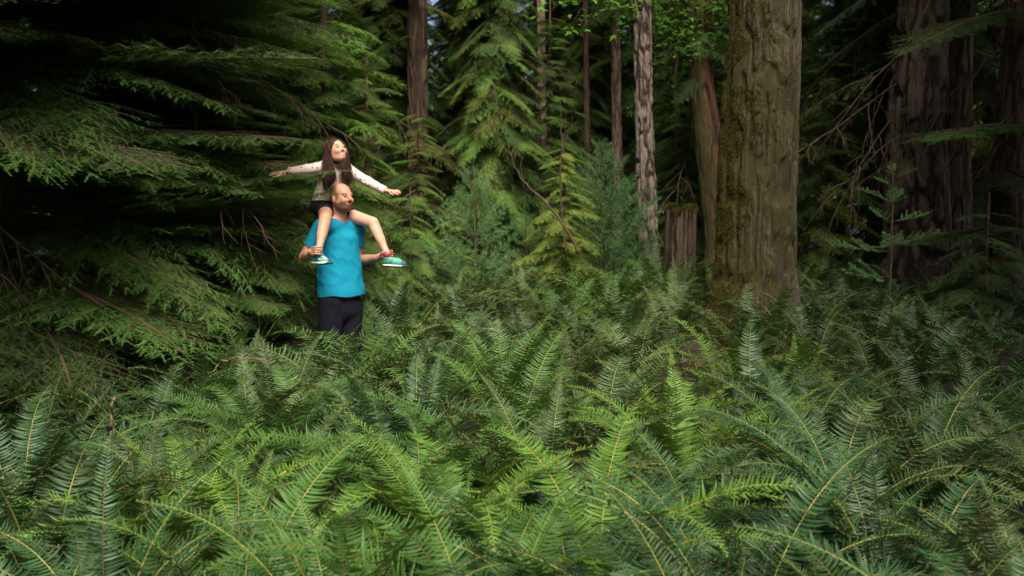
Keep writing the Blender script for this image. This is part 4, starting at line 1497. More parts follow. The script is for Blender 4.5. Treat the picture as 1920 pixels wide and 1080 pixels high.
def build_man():
    F_ = Field((-1.85, 6.3, MBASE[2] - 0.02), (-0.85, 7.25, 1.9), 0.0042)
    hc = P(640.5, 371, 6.85)
    A = frame(50, 6)
    L = head(F_, hc, A, 1.0)
    nb = P(636, 414, 6.9)
    F_.cap(L(-0.03, 0, -0.05), nb, 0.055, 0.062, 0.02)
    sR, sL = P(602, 424, 6.72), P(668, 424, 7.0)
    eR, wR = P(571, 482, 6.76), P(586, 474, 6.53)
    eL, wL = P(671, 489, 7.08), P(708, 483, 6.83)
    ta = np.array([math.cos(R(33)), math.sin(R(33)), 0])
    tb = np.array([math.sin(R(33)), -math.cos(R(33)), 0])
    T = np.array([ta, tb, [0, 0, 1]])
    F_.cap(P(633, 446, 6.87), P(640, 556, 6.87), 0.098, 0.092, 0.03, ax=T, sc=(1.45, 1, 1))
    F_.cap(nb, sR, 0.05, 0.045, 0.03)
    F_.cap(nb, sL, 0.05, 0.045, 0.03)
    F_.chain([sR, eR, wR], [0.05, 0.041, 0.028], 0.015)
    F_.cap(eR * 0.7 + wR * 0.3, eR * 0.4 + wR * 0.6, 0.043, 0.036, 0.02)
    F_.chain([sL, eL, wL], [0.05, 0.041, 0.028], 0.015)
    F_.cap(eL * 0.75 + wL * 0.25, eL * 0.45 + wL * 0.55, 0.044, 0.036, 0.02)
    g = MBASE[2]
    for sx, yy in ((620, 6.83), (658, 6.93)):
        hip, kn = P(sx, 592, yy), P(sx, 668, yy - 0.03)
        an = np.array([kn[0], yy + 0.02, g + 0.09])
        F_.cap(P(640, 556, 6.87), hip, 0.07, 0.07, 0.03)
        F_.chain([hip, kn, an], [0.072, 0.058, 0.042], 0.02)
        F_.cap(an - [0, 0, 0.04], an + [0.09, -0.1, -0.055], 0.036, 0.03, 0.02)
    # right hand closed round the girl's near ankle
    pR = P(585, 472, 6.5)
    F_.cap(wR, pR, 0.027, 0.028, 0.012)
    fs = []
    for i in range(4):
        y = 463.5 + 4.4 * i
        fs.append([P(585, y + 1.5, 6.475), P(592, y - 1, 6.435), P(599, y - 0.5, 6.43), P(605 - 1.2 * abs(i - 1.3), y + 0.8, 6.452)])
    fingers(F_, fs, 0.0092)
    fingers(F_, [[P(584, 470, 6.53), P(592, 464, 6.565), P(602, 462, 6.56)]], 0.0105)
    # left hand, palm behind the other ankle
    pL = P(714, 480, 6.8)
    F_.cap(wL, pL, 0.026, 0.028, 0.012)
    fs = []
    for i in range(4):
        y = 470 + 4.2 * i
        fs.append([P(716, y + 4, 6.83), P(726, y + 1, 6.815), P(735, y + 0.5, 6.78), P(737 - 1.1 * abs(i - 1), y + 1.5, 6.735)])
    fingers(F_, fs, 0.009)
    fingers(F_, [[P(713, 479, 6.76), P(717, 474, 6.715), P(725, 472, 6.695)]], 0.0105)

    def paint(V):
        C = np.tile(SK, (len(V), 1))
        n = fbm(V * 40, 3, 3)
        C *= (0.85 + 0.3 * n)[:, None]
        q = (V - hc) @ A.T
        inhead = (q[:, 2] > -0.16) & (np.abs(q[:, 1]) < 0.1) & (V[:, 2] > nb[2] + 0.01)
        # ruddy nose, cheeks, scalp
        C = lerpc(C, 0.45 * gauss(q, (0.11, 0, -0.02), 0.03) + 0.3 * gauss(q, (0.075, 0.04, -0.025), 0.03) + 0.3 * gauss(q, (0.075, -0.04, -0.025), 0.03), (0.5, 0.17, 0.11))
        beard = inhead * np.clip((-0.034 - q[:, 2] - 0.35 * np.clip(q[:, 0] - 0.06, 0, 1)) / 0.02, 0, 1) * np.clip((q[:, 0] + 0.02) / 0.02, 0, 1) * np.clip((q[:, 2] + 0.135) / 0.03, 0, 1)
        mous = inhead * gauss(q * np.array([1, 0.6, 1.7]), (0.095, 0, -0.046 * 1.7), 0.02)
        lips = gauss(q * np.array([1, 0.55, 1.6]), (0.097, 0, -0.064 * 1.6), 0.0125)
        nn = vnoise(V * 320, 5)
        C = lerpc(C, np.clip(np.maximum(beard * 0.92, mous * 0.9), 0, 1) * (0.8 + 0.25 * nn), (0.04, 0.022, 0.014))
        C = lerpc(C, lips * 0.8, (0.3, 0.12, 0.09))
        C = lerpc(C, gauss(q * np.array([1, 0.42, 3.2]), (0.095, 0, -0.0635 * 3.2 + 0), 0.0095) * 1.2, (0.06, 0.02, 0.015))
        crop = inhead * np.clip((0.045 - q[:, 0] - 0.35 * np.clip(q[:, 2] - 0.02, 0, 1)) / 0.02, 0, 1) * np.clip((q[:, 2] + 0.03) / 0.02, 0, 1) * np.clip((0.098 - q[:, 2]) / 0.03, 0, 1)
        ear = (np.abs(q[:, 1]) > 0.073) & (np.abs(q[:, 2] + 0.012) < 0.04)
        C = lerpc(C, crop * 0.8 * (0.65 + 0.45 * nn) * (~ear), (0.05, 0.03, 0.02))
        return C
    link('body', F_.mesh('body', [M['skin']], MBASE, paint), man)
    eyes(man, MBASE, L, A, 1.0, A[0] + np.array([0.3, 0, 0.1]))

    # t-shirt
    S = Field((-1.8, 6.45, 0.85), (-1.0, 7.25, 1.72), 0.0045)
    S.cap(P(633, 452, 6.87), P(642, 575, 6.87), 0.118, 0.131, 0.03, ax=T, sc=(1.5, 1, 1))
    S.cap(P(606, 426, 6.74), P(664, 426, 6.99), 0.064, 0.064, 0.03)
    S.cap(nb + [0, 0, -0.03], P(606, 426, 6.74), 0.055, 0.062, 0.03)
    S.cap(nb + [0, 0, -0.03], P(664, 426, 6.99), 0.055, 0.062, 0.03)
    aR = unit(eR - sR)
    aL = unit(eL - sL)
    cR, cL = P(581, 461, 6.74), P(671, 461, 7.05)
    S.cap(sR, sR + aR * 0.26, 0.058, 0.062, 0.025)
    S.cap(sL, sL + aL * 0.26, 0.058, 0.062, 0.025)
    S.cap(nb + [0.006, -0.012, 0.005], nb + [0.008, -0.02, 0.12], 0.064, 0.07, 0.008, 'sub')
    zh = P(640, 557, 6.75)[2]

    def cutf(x, y, z):
        hem = (zh + 0.006 * np.sin(x * 30)) - z
        rr = (x - cR[0]) * aR[0] + (y - cR[1]) * aR[1] + (z - cR[2]) * aR[2]
        rl = (x - cL[0]) * aL[0] + (y - cL[1]) * aL[1] + (z - cL[2]) * aL[2]
        rr = np.where(((x - cR[0]) ** 2 + (y - cR[1]) ** 2 + (z - cR[2]) ** 2) < 0.14 ** 2, np.where(x < P(592, 461, 6.74)[0] + 0.02, rr, -1), -1)
        rl = np.where(((x - cL[0]) ** 2 + (y - cL[1]) ** 2 + (z - cL[2]) ** 2) < 0.1 ** 2, np.where(x > P(668, 461, 6.9)[0], rl, -1), -1)
        return np.maximum(hem, np.maximum(rr, rl))
    S.cut(cutf)
    chest = P(650, 440, 6.72)

    def disp(V):
        q = (V - MBASE) @ T.T
        f1 = fbm(np.stack([q[:, 0] * 9 + q[:, 2] * 3, q[:, 1] * 9, q[:, 2] * 4], -1), 3, 4) - 0.45
        f2 = 1 - np.abs(vnoise(np.stack([q[:, 0] * 7 - q[:, 2] * 5, q[:, 1] * 6, q[:, 2] * 9 + q[:, 0] * 4], -1), 8) - 0.5) * 2
        amp = 0.006 + 0.012 * np.exp(-((V[:, 2] - chest[2]) / 0.15) ** 2)
        out = V - (MBASE + np.array([0, 0, 0])) * np.array([1, 1, 0]) - np.array([0, 0, 1]) * V[:, 2:3]
        out /= np.linalg.norm(out, axis=1)[:, None] + 1e-6
        return out * (f1 * amp * 1.6 + (f2 - 0.5) * 0.009 + (1 - np.abs(vnoise(np.stack([q[:, 0] * 16 + q[:, 2] * 13, q[:, 1] * 14, q[:, 2] * 5 - q[:, 0] * 9], -1), 18) - 0.5) * 2 - 0.6) * 0.007)[:, None]

    def paintS(V):
        C = np.tile(np.array([0.004, 0.185, 0.3]), (len(V), 1))
        band = (np.abs(V[:, 2] - zh - 0.024) < 0.0028)
        return np.where(band[:, None], C * 0.72, C)
    link('t_shirt', S.mesh('t_shirt', [M['shirt']], MBASE, paintS, disp), man)
    mb = MB()
    th = np.linspace(0, 2 * math.pi, 40)
    ring = nb + np.array([0.006, -0.012, -0.002]) + np.stack([0.066 * np.cos(th), 0.066 * np.sin(th), 0.02 * np.sin(th) - 0.006 * np.cos(th)], -1)
    mb.tube(ring - MBASE, 0.006, 6, 0, 0.5, False)
    me = mb.mesh('collar', [M['shirt']], True)
    at = me.attributes.new('paint', 'FLOAT_COLOR', 'POINT')
    at.data.foreach_set('color', np.tile([0.004, 0.15, 0.25, 1], len(me.vertices)).astype(np.float32))
    link('collar', me, man)

    # trousers
    Tr = Field((-1.75, 6.5, g + 0.05), (-1.05, 7.2, zh + 0.12), 0.006)
    Tr.cap(P(634, 530, 6.87), P(641, 582, 6.87), 0.108, 0.11, 0.03, ax=T, sc=(1.45, 1, 1))
    for sx, yy in ((620, 6.8), (657, 6.93)):
        hip, kn = P(sx, 570, yy), P(sx, 668, yy - 0.03)
        Tr.chain([hip, kn, np.array([kn[0], yy + 0.02, g + 0.1])], [0.1, 0.082, 0.068], 0.02)
    Tr.cut(lambda x, y, z: np.maximum(z - zh - 0.09, g + 0.09 - z))
    link('trousers', Tr.mesh('trousers', [M['trousers']], MBASE, lambda V: np.tile([0.004, 0.0035, 0.009], (len(V), 1)),
                             lambda V: ((fbm(V * np.array([14, 14, 7]), 3, 2) - 0.45) * 0.02)[:, None] * np.array([1, -1, 0])), man)


build_man()


def shoe(parent, base, ank, heel, toe, col):
    """trainer: x forward from heel to toe"""
    f = unit(toe - heel)
    sd_ = unit(np.cross(f, (0, 0, 1)))
    u = np.cross(sd_, f)
    A = np.array([f, sd_, u])
    Lg = np.linalg.norm(toe - heel)
    L = lambda x, y, z: heel + f * x * Lg + sd_ * y + u * z
    c = (heel + toe) / 2
    lo, hi = c - 0.17, c + 0.17
    F_ = Field(lo, hi, 0.003)
    F_.cap(L(0.17, 0, 0.034), L(0.55, 0, 0.032), 0.03, 0.034, 0.02, ax=A, sc=(1, 0.92, 1))
    F_.cap(L(0.55, 0, 0.03), L(0.84, 0, 0.017), 0.033, 0.026, 0.02, ax=A, sc=(1, 1.08, 1))
    F_.cap(L(0.17, 0, 0.04), ank + u * 0.0, 0.029, 0.03, 0.02)
    F_.cut(lambda x, y, z: -((x - heel[0]) * u[0] + (y - heel[1]) * u[1] + (z - heel[2]) * u[2]) + 0.004)
    au = unit(ank - L(0.17, 0, 0.04))
    F_.cut(lambda x, y, z: (x - ank[0]) * au[0] + (y - ank[1]) * au[1] + (z - ank[2]) * au[2] - 0.002)

    def paint(V):
        q = (V - heel) @ A.T
        C = np.tile(np.array([0.05, 0.23, 0.195]), (len(V), 1))
        C = lerpc(C, ((q[:, 0] / Lg > 0.8) | (q[:, 0] / Lg < 0.08)) * 1.0, (0.02, 0.07, 0.09))
        C = lerpc(C, (np.abs(q[:, 0] / Lg - 0.42 - q[:, 2] * 4) < 0.03) * 1.0, (0.1, 0.4, 0.34))
        return C
    o = link('shoe', F_.mesh('shoe', [M['shoe']], base, paint), parent)
    G = Field(lo, hi, 0.003)
    G.cap(L(0.16, 0, 0.002), L(0.55, 0, 0.002), 0.033, 0.036, 0.01, ax=A, sc=(1, 0.95, 0.34))
    G.cap(L(0.55, 0, 0.002), L(0.86, 0, 0.004), 0.036, 0.031, 0.01, ax=A, sc=(1, 1.05, 0.36))

    def ps(V):
        q = (V - heel) @ A.T
        C = np.tile(np.array([0.5, 0.5, 0.45]), (len(V), 1))
        C = lerpc(C, (q[:, 2] < -0.001) * 1.0, (0.02, 0.03, 0.05))
        return lerpc(C, (q[:, 0] / Lg > 0.86) * 1.0, (0.02, 0.04, 0.06))
    link('sole', G.mesh('sole', [M['sole']], base, ps), o)
    mb = MB()
    for i in range(5):
        x = 0.4 + 0.085 * i
        zt = 0.067 - 0.008 * i
        pts = [L(x + 0.01 * (j % 2), y, zt - 0.0075 * (abs(y) / 0.02) ** 2) for j, y in enumerate((-0.022, -0.011, 0, 0.011, 0.022))]
        mb.tube(np.array(pts) - base, 0.0028, 5)
    link('laces', mb.mesh('laces', [M['lace']], True), o)


def build_girl():
    F_ = Field((-2.02, 6.3, 1.1), (-0.8, 7.2, 2.22), 0.0038)
    hc = P(630.5, 283.5, 6.93)
    A = frame(43, 21, -5)
    s = 0.88
    L = head(F_, hc, A, s, True)
    nb = P(631, 308, 6.98)
    F_.cap(L(-0.03, 0, -0.06), nb, 0.038, 0.04, 0.015)
    pel, ch = P(608, 388, 7.04), P(626, 326, 7.0)
    ta = np.array([math.cos(R(38)), math.sin(R(38)), 0])
    tb = np.array([math.sin(R(38)), -math.cos(R(38)), 0])
    T = np.array([ta, tb, [0, 0, 1]])
    F_.cap(ch, pel, 0.07, 0.078, 0.02, ax=T, sc=(1.25, 1, 1))
    s1, e1, w1 = P(609, 312, 6.9), P(574, 318, 6.82), P(541, 321, 6.76)
    s2, e2, w2 = P(652, 318, 7.06), P(688, 340, 7.05), P(722, 357, 6.98)
    F_.cap(nb, s1, 0.035, 0.036, 0.02)
    F_.cap(nb, s2, 0.035, 0.036, 0.02)
    F_.chain([s1, e1, w1], [0.036, 0.029, 0.02], 0.012)
    F_.chain([s2, e2, w2], [0.036, 0.029, 0.02], 0.012)
    # hands: flat palms, fingers spread
    h1 = P(527, 324.5, 6.73)
    F_.cap(w1, h1, 0.019, 0.02, 0.01, ax=np.eye(3), sc=(1, 1.25, 0.8))
    fingers(F_, [[P(526, 322, 6.73), P(516, 323.5, 6.72), P(506, 326, 6.70)],
                 [P(525, 324, 6.71), P(515, 327, 6.69), P(505.5, 329, 6.665)],
                 [P(526, 326, 6.69), P(518, 330.5, 6.665), P(511, 332.5, 6.64)],
                 [P(528, 327, 6.68), P(522, 331.5, 6.655), P(517, 334.5, 6.635)],
                 [P(535, 326, 6.72), P(530, 331, 6.68), P(526.5, 335.5, 6.65)]], 0.0078)
    h2 = P(736, 359, 6.96)
    F_.cap(w2, h2, 0.019, 0.019, 0.01, ax=np.eye(3), sc=(1, 1.25, 0.8))
    fingers(F_, [[P(737, 357.5, 6.99), P(744, 357, 7.0), P(749, 358, 7.01)],
                 [P(737, 358.5, 6.97), P(745, 358.5, 6.975), P(751.5, 360, 6.98)],
                 [P(737, 360, 6.95), P(745, 360.5, 6.945), P(751, 362.5, 6.94)],
                 [P(736, 361, 6.93), P(742, 363, 6.92), P(747, 365, 6.91)],
                 [P(729, 359, 6.94), P(733, 363.5, 6.9), P(738, 365.5, 6.88)]], 0.0075)
    # legs over his shoulders
    k1, a1 = P(610, 409, 6.6), P(598, 468, 6.49)
    F_.cap(P(610, 394, 6.97), k1, 0.064, 0.047, 0.02)
    F_.cap(k1, a1, 0.044, 0.025, 0.015)
    F_.cap(k1 * 0.8 + a1 * 0.2, k1 * 0.45 + a1 * 0.55, 0.043, 0.035, 0.02)
    k2, a2 = P(699, 418, 6.83), P(725, 474, 6.76)
    F_.cap(P(632, 396, 7.06), k2, 0.064, 0.046, 0.02)
    F_.cap(k2, a2, 0.043, 0.025, 0.015)
    F_.cap(k2 * 0.8 + a2 * 0.2, k2 * 0.45 + a2 * 0.55, 0.041, 0.034, 0.02)
    heel1, toe1 = P(585, 493, 6.55), P(622, 494, 6.41)
    heel2, toe2 = P(717, 497, 6.79), P(764, 500, 6.7)
    F_.cap(a1, heel1 * 0.8 + toe1 * 0.2 + [0, 0, 0.03], 0.025, 0.022, 0.01)
    F_.cap(a2, heel2 * 0.8 + toe2 * 0.2 + [0, 0, 0.03], 0.025, 0.022, 0.01)

    def paint(V):
        C = np.tile(SKG, (len(V), 1))
        C *= (0.88 + 0.24 * fbm(V * 30, 3, 7))[:, None]
        q = (V - hc) @ A.T / s
        C = lerpc(C, 0.4 * gauss(q, (0.075, 0.04, -0.03), 0.025) + 0.4 * gauss(q, (0.075, -0.04, -0.03), 0.025), (0.55, 0.2, 0.14))
        C = lerpc(C, 1.3 * gauss(q * np.array([1, 0.42, 1.25]), (0.092, 0, -0.06 * 1.25), 0.0125), (0.36, 0.07, 0.06))
        for kk in (k1, k2):
            C = lerpc(C, 0.35 * gauss(V, kk + [0, -0.04, 0.01], 0.04), (0.55, 0.22, 0.15))
        return C
    link('body', F_.mesh('body', [M['skin']], GBASE, paint), girl)
    eyes(girl, GBASE, L, A, s, A[0] + np.array([0.35, 0, 0.45]), 0.004)
    blob('teeth', L(0.0805, 0, -0.0585), (0.0085 * s, 0.019 * s, 0.0052 * s), M['teeth'], girl, GBASE, A)

    # sweater
    S = Field((-1.95, 6.6, 1.55), (-0.85, 7.25, 2.1), 0.004)
    S.cap(ch + [0, 0, 0.02], pel, 0.08, 0.094, 0.02, ax=T, sc=(1.3, 1, 1))
    S.cap(nb + [0, 0, -0.02], s1, 0.046, 0.046, 0.02)
    S.cap(nb + [0, 0, -0.02], s2, 0.046, 0.046, 0.02)
    S.chain([s1, e1, w1 * 1.08 - e1 * 0.08], [0.046, 0.039, 0.031], 0.015)
    S.chain([s2, e2, w2 * 1.08 - e2 * 0.08], [0.046, 0.039, 0.031], 0.015)
    d1, d2 = unit(w1 - e1), unit(w2 - e2)
    zb = P(600, 376, 6.95)[2]
    S.cap(nb + [0.012, -0.02, -0.015], nb + [0.015, -0.03, 0.1], 0.042, 0.052, 0.01, 'sub')

    def cutf(x, y, z):
        a = (x - w1[0]) * d1[0] + (y - w1[1]) * d1[1] + (z - w1[2]) * d1[2]
        b = (x - w2[0]) * d2[0] + (y - w2[1]) * d2[1] + (z - w2[2]) * d2[2]
        return np.maximum(np.maximum(a, b) - 0.004, zb - z)
    S.cut(cutf)

    def disp(V):
        n = fbm(V * np.array([26, 26, 26]), 3, 6) - 0.45
        m2 = vnoise(np.stack([V[:, 0] * 34 + V[:, 2] * 20, V[:, 1] * 10, V[:, 2] * 10], -1), 3) - 0.5
        return (n * 0.012 + m2 * 0.006)[:, None] * np.array([0.2, -0.6, 0.8])

    def paintS(V):
        C = np.tile(np.array([0.56, 0.46, 0.43]), (len(V), 1))
        for w_, dd in ((w1, d1), (w2, d2)):
            t = (V - w_) @ dd
            C = lerpc(C, (np.abs(t + 0.012) < 0.012) * (np.linalg.norm(V - w_, axis=1) < 0.07) * 0.5, (0.5, 0.3, 0.3))
        q = (V - ch) @ T.T
        u_ = np.abs(q[:, 0] - 0.02)
        vee = (u_ < 0.012 + 0.28 * np.clip(q[:, 2] + 0.05, 0, 0.1)) & (q[:, 1] > 0.02) & (q[:, 2] > -0.09)
        C = lerpc(C, vee * 1.0, (0.72, 0.7, 0.7))
        return lerpc(C, vee * gauss(q, (0.02, 0.08, -0.035), 0.028), (0.5, 0.12, 0.2))
    link('sweater', S.mesh('sweater', [M['sweater']], GBASE, paintS, disp), girl)

    # dark shorts
    Sh = Field((-1.7, 6.6, 1.45), (-1.2, 7.25, 1.8), 0.0045)
    Sh.cap(pel + [0, 0, 0.03], pel, 0.09, 0.09, 0.02, ax=T, sc=(1.25, 1, 1))
    for a_, b_ in ((P(610, 393, 6.99), k1), (P(630, 396, 7.07), k2)):
        Sh.cap(a_, a_ * 0.62 + b_ * 0.38, 0.072, 0.07, 0.02)
    Sh.cut(lambda x, y, z: z - zb - 0.02)
    link('shorts', Sh.mesh('shorts', [M['trousers']], GBASE, lambda V: np.tile([0.012, 0.01, 0.014], (len(V), 1))), girl)

    shoe(girl, GBASE, a1 + [0, 0, -0.02], heel1, toe1, None)
    shoe(girl, GBASE, a2 + [0, 0, -0.03], heel2, toe2, None)
    for a_, d_ in ((a2, unit(heel2 * 0.83 + toe2 * 0.17 + [0, 0, 0.04] - a2)),):
        mb = MB()
        mb.tube(np.array([a_ - d_ * 0.002, a_ + d_ * 0.02, a_ + d_ * 0.045]) - GBASE, [0.029, 0.0285, 0.029], 14)
        link('sock', mb.mesh('sock', [M['sock']], True), girl)

    # hair: a cap over the skull and long strands falling over both shoulders
    H = Field(hc - [0.17, 0.2, 0.38], hc + [0.17, 0.2, 0.16], 0.004)
    H.ell(L(-0.022, 0, 0.036), [0.104 * s, 0.087 * s, 0.096 * s], A, 0.01)
    H.ell(L(-0.035, 0, -0.02), [0.082 * s, 0.086 * s, 0.09 * s], A, 0.02)
    H.ell(L(0.1, 0, -0.02), [0.075 * s, 0.066 * s, 0.098 * s], A, 0.01, 'sub')
    left_g = [(P(612, 300, 6.86), P(615, 325, 6.83), P(618, 348, 6.8)), (P(618, 302, 6.84), P(622, 325, 6.81), P(623, 343, 6.8)), (P(610, 300, 6.95), P(611, 325, 6.92), P(613, 352, 6.9))]
    right_g = [(P(646, 303, 6.9), P(650, 322, 6.88), P(654, 343, 6.9)), (P(645, 306, 6.88), P(649, 325, 6.87), P(652, 340, 6.88)), (P(647, 302, 6.97), P(653, 322, 6.97), P(656, 338, 6.97))]
    for gs, sd_ in ((left_g, 1), (right_g, -1)):
        for g in gs:
            rr_ = 0.022
            H.chain([L(-0.02, sd_ * 0.07, 0.0), g[0], g[1], g[1] * 0.4 + g[2] * 0.6], [0.026, rr_, rr_ * 0.85, 0.008], 0.012)
    hm = H.mesh('hair', [M['hairg']], GBASE, None, lambda V: ((vnoise(np.stack([((V - hc) @ A.T)[:, 1] * 130, ((V - hc) @ A.T)[:, 0] * 60, V[:, 2] * 8], -1), 3) - 0.5) * 0.006)[:, None] * unit([0.2, -0.8, 0.5]))
    ho = link('hair', hm, girl)
    r = random.Random(9)
    mb = MB()

    def spline(ctrl, n=18):
        ctrl = np.array([ctrl[0]] + list(ctrl) + [ctrl[-1]])
        out = []
        for i in range(1, len(ctrl) - 2):
            for t in np.linspace(0, 1, n // (len(ctrl) - 3) + 1)[:-1]:
                a, b, c_, d_ = ctrl[i - 1], ctrl[i], ctrl[i + 1], ctrl[i + 2]
                out.append(0.5 * ((2 * b) + (-a + c_) * t + (2 * a - 5 * b + 4 * c_ - d_) * t * t + (-a + 3 * b - 3 * c_ + d_) * t ** 3))
        out.append(ctrl[-2])
        return np.array(out)
    for i in range(1100):
        lf = r.random() < 0.58
        sd_ = 1 if lf else -1
        root = L(0.045 - r.random() * 0.1, sd_ * r.uniform(0.0, 0.012) - 0.006, 0.128 - 0.01 * r.random())
        rx = r.uniform(-0.06, 0.035)
        m1 = L(rx * 0.9, sd_ * r.uniform(0.082, 0.092), 0.05 + r.uniform(-0.02, 0.02))
        m2 = L(rx, sd_ * r.uniform(0.086, 0.1), -0.04 + r.uniform(-0.02, 0.02))
        gs = left_g if lf else right_g
        ga, gb, tm_ = r.choice(gs), r.choice(gs), r.random()
        g = [a_ * (1 - tm_) + b_ * tm_ for a_, b_ in zip(ga, gb)]
        m0 = L(rx * 0.7, sd_ * 0.05, 0.115)
        j = np.array([r.gauss(0, 0.013), r.gauss(-0.012, 0.016), r.gauss(0, 0.02)])
        end = r.uniform(0.55, 1.0)
        g2 = g[1] + (g[2] - g[1]) * end
        pts = spline([root, m0, m1, m2, g[0] + j, g[1] + j * 1.3, g2 + j * 1.5])
        mb.tube(pts - GBASE, np.concatenate([np.full(len(pts) - 3, 0.0016), [0.0014, 0.001, 0.0004]]), 4, 0, 0.5, False)
    link('hair_strands', mb.mesh('hair_strands', [M['hairg']], True), ho)


build_girl()


# ------------------------------------------------------------------ unseen conifers added beside and behind the camera to shade both sides
def shade_trees():
    r = random.Random(5)
    cnt = {True: -1, False: -1}
    for i, (x, y, z0, sc) in enumerate([(-5.2, 2.6, 2.5, 1.0), (-4.8, -1.2, 2.0, 1.0), (-7.8, 1.0, 1.5, 1.1), (-6.0, -4.5, 2.5, 1.2), (-9.0, -3.5, 2.0, 1.2),
                                        (7.6, 3.6, 2.0, 1.0), (8.0, -0.5, 1.5, 1.1), (6.6, -4.5, 2.5, 1.1), (10.0, 2.5, 1.5, 1.2), (10.5, -4.0, 2.0, 1.2), (-5.1, 4.0, 4.1, 1.0), (-7.6, 5.4, 3.6, 1.0), (-8.5, 8.5, 3.8, 1.1), (-4.4, 0.6, 3.2, 0.9), (-7.2, 8.4, 4.6, 1.1), (-3.9, 1.9, 4.0, 0.75), (4.9, 1.0, 4.0, 0.8), (6.9, 7.0, 4.2, 1.0), (9.6, 9.0, 4.6, 1.1)]):
        cnt[x < 0] += 1
        g = gz(x, y)
        o = thing('conifer', 'unseen conifer added for shade %s the glade, %s from the camera' % ('left of' if x < 0 else 'right of', nth(cnt[x < 0])), 'tree', (x, y, g), r.uniform(0, 6), 'unseen conifers added beside and behind the camera for shade')
        link('trunk', SIDE_T, o)
        link('crown', high_crown(i % 3), o, (0, 0, z0), None, sc)


SIDE_T = trunk_mb([(0, 0, -0.3), (0, 0, 6), (0, 0, 17)], [0.22, 0.18, 0.02], 0.03, 8, 2, 24, 0.2, 90).mesh('trunk', [M['bark_brown']], True)
shade_trees()


# ------------------------------------------------------------------ small trees and plants in the middle distance
def needle_branch(L, seed, nl=0.1, nw=0.0055, per=24, shoots=7, rise=0.35, spread=0.55, mats=('blue',)):
    """upcurved branch along +X whose shoots carry brushes of long needles"""
    r = np.random.RandomState(seed)
    mb = MB()
    Ms, Ps = [], []

    def brush(p, d, n, ln):
        for _ in range(n):
            a = unit(np.array(d) * 1.0 + r.randn(3) * spread)
            Ms.append(basis(a, r.randn(3) + np.array([0, 0, 0.5])) * np.array([ln * (0.7 + 0.5 * r.rand()), nw / 0.1, 1])[None])
            Ps.append(p)
    s_ = np.linspace(0, 1, 9)
    pts = np.stack([L * s_, 0.03 * L * np.sin(s_ * 5), L * rise * s_ ** 1.7 - 0.06 * L * s_], 1)
    mb.tube(pts, 0.006 * (1 - 0.7 * s_) + 0.001, 4, 1)
    for i in range(2, 9):
        t = unit(pts[min(i + 1, 8)] - pts[i - 1])
        brush(pts[i], t, per, nl)
        for sg in (-1, 1):
            if r.rand() < 0.15:
                continue
            ln = L * 0.42 * (1 - 0.6 * s_[i]) * (0.6 + 0.5 * r.rand())
            d = unit([math.cos(0.85), sg * math.sin(0.85), 0.25 + 0.15 * r.randn()])
            n = max(2, int(ln / (nl * 0.45)))
            sp = pts[i] + np.outer(np.linspace(0, ln, n), d) + np.outer(np.linspace(0, 1, n) ** 2 * ln * 0.2, (0.3, 0, 1))
            mb.tube(sp, 0.0022, 3, 1, 0.5, False)
            for j in range(1, n):
                brush(sp[j], d, int(per * 0.7), nl)
    v = np.array([(0, -0.05, 0), (0, 0.05, 0), (1, 0, -0.0)])
    mb.inst(v, np.array([(0, 1, 2)]), np.array(Ms), np.array(Ps), 0, r.rand(len(Ms)))
    return mb


PB = [needle_branch(0.8, 10 + k).mesh('bough', [NEED['blue'], M['twig']]) for k in range(4)]
FB = [needle_branch(0.7, 20 + k, 0.034, 0.005, 22, 6, 0.12, 0.8).mesh('bough', [NEED['blue'], M['twig']]) for k in range(3)]


def whorl_tree(name, label, px, Y, ytop, lib, Lmax, seed, step=0.22, per=5, tilt=(-0.2, 0.2), Lb=0.8, tr=0.025, group=None, zlo=0.2, bare=0.0):
    r = random.Random(seed)
    x = (px - 960) / F * Y
    g = gz(x, Y)
    H = P(px, ytop, Y)[2] - g
    o = thing(name, label, 'sapling', (x, Y, g), 0, group)
    link('trunk', trunk_mb([(0, 0, -0.1), (0.02, 0, H * 0.5), (0, 0, H)], [tr, tr * 0.7, 0.004], 0.003, 6, 3, 16, 0.05, seed, 0.05).mesh('trunk', [M['bark_brown']], True), o)
    z = zlo
    a0 = 0
    while z < H - 0.1:
        L = (Lmax * (1 - z / H) ** 0.75 + 0.1)
        n = per if z < H * 0.8 else per - 1
        a0 += 0.7
        for i in range(n):
            if r.random() < bare:
                continue
            link('bough', r.choice(lib), o, (0, 0, z + r.uniform(-0.05, 0.05)), (r.uniform(-0.2, 0.2), r.uniform(*tilt) - 0.5 * (z / H) ** 2, a0 + i * 6.283 / n + r.uniform(-0.25, 0.25)), L / Lb * r.uniform(0.8, 1.1))
        z += step * r.uniform(0.8, 1.2)
    return o


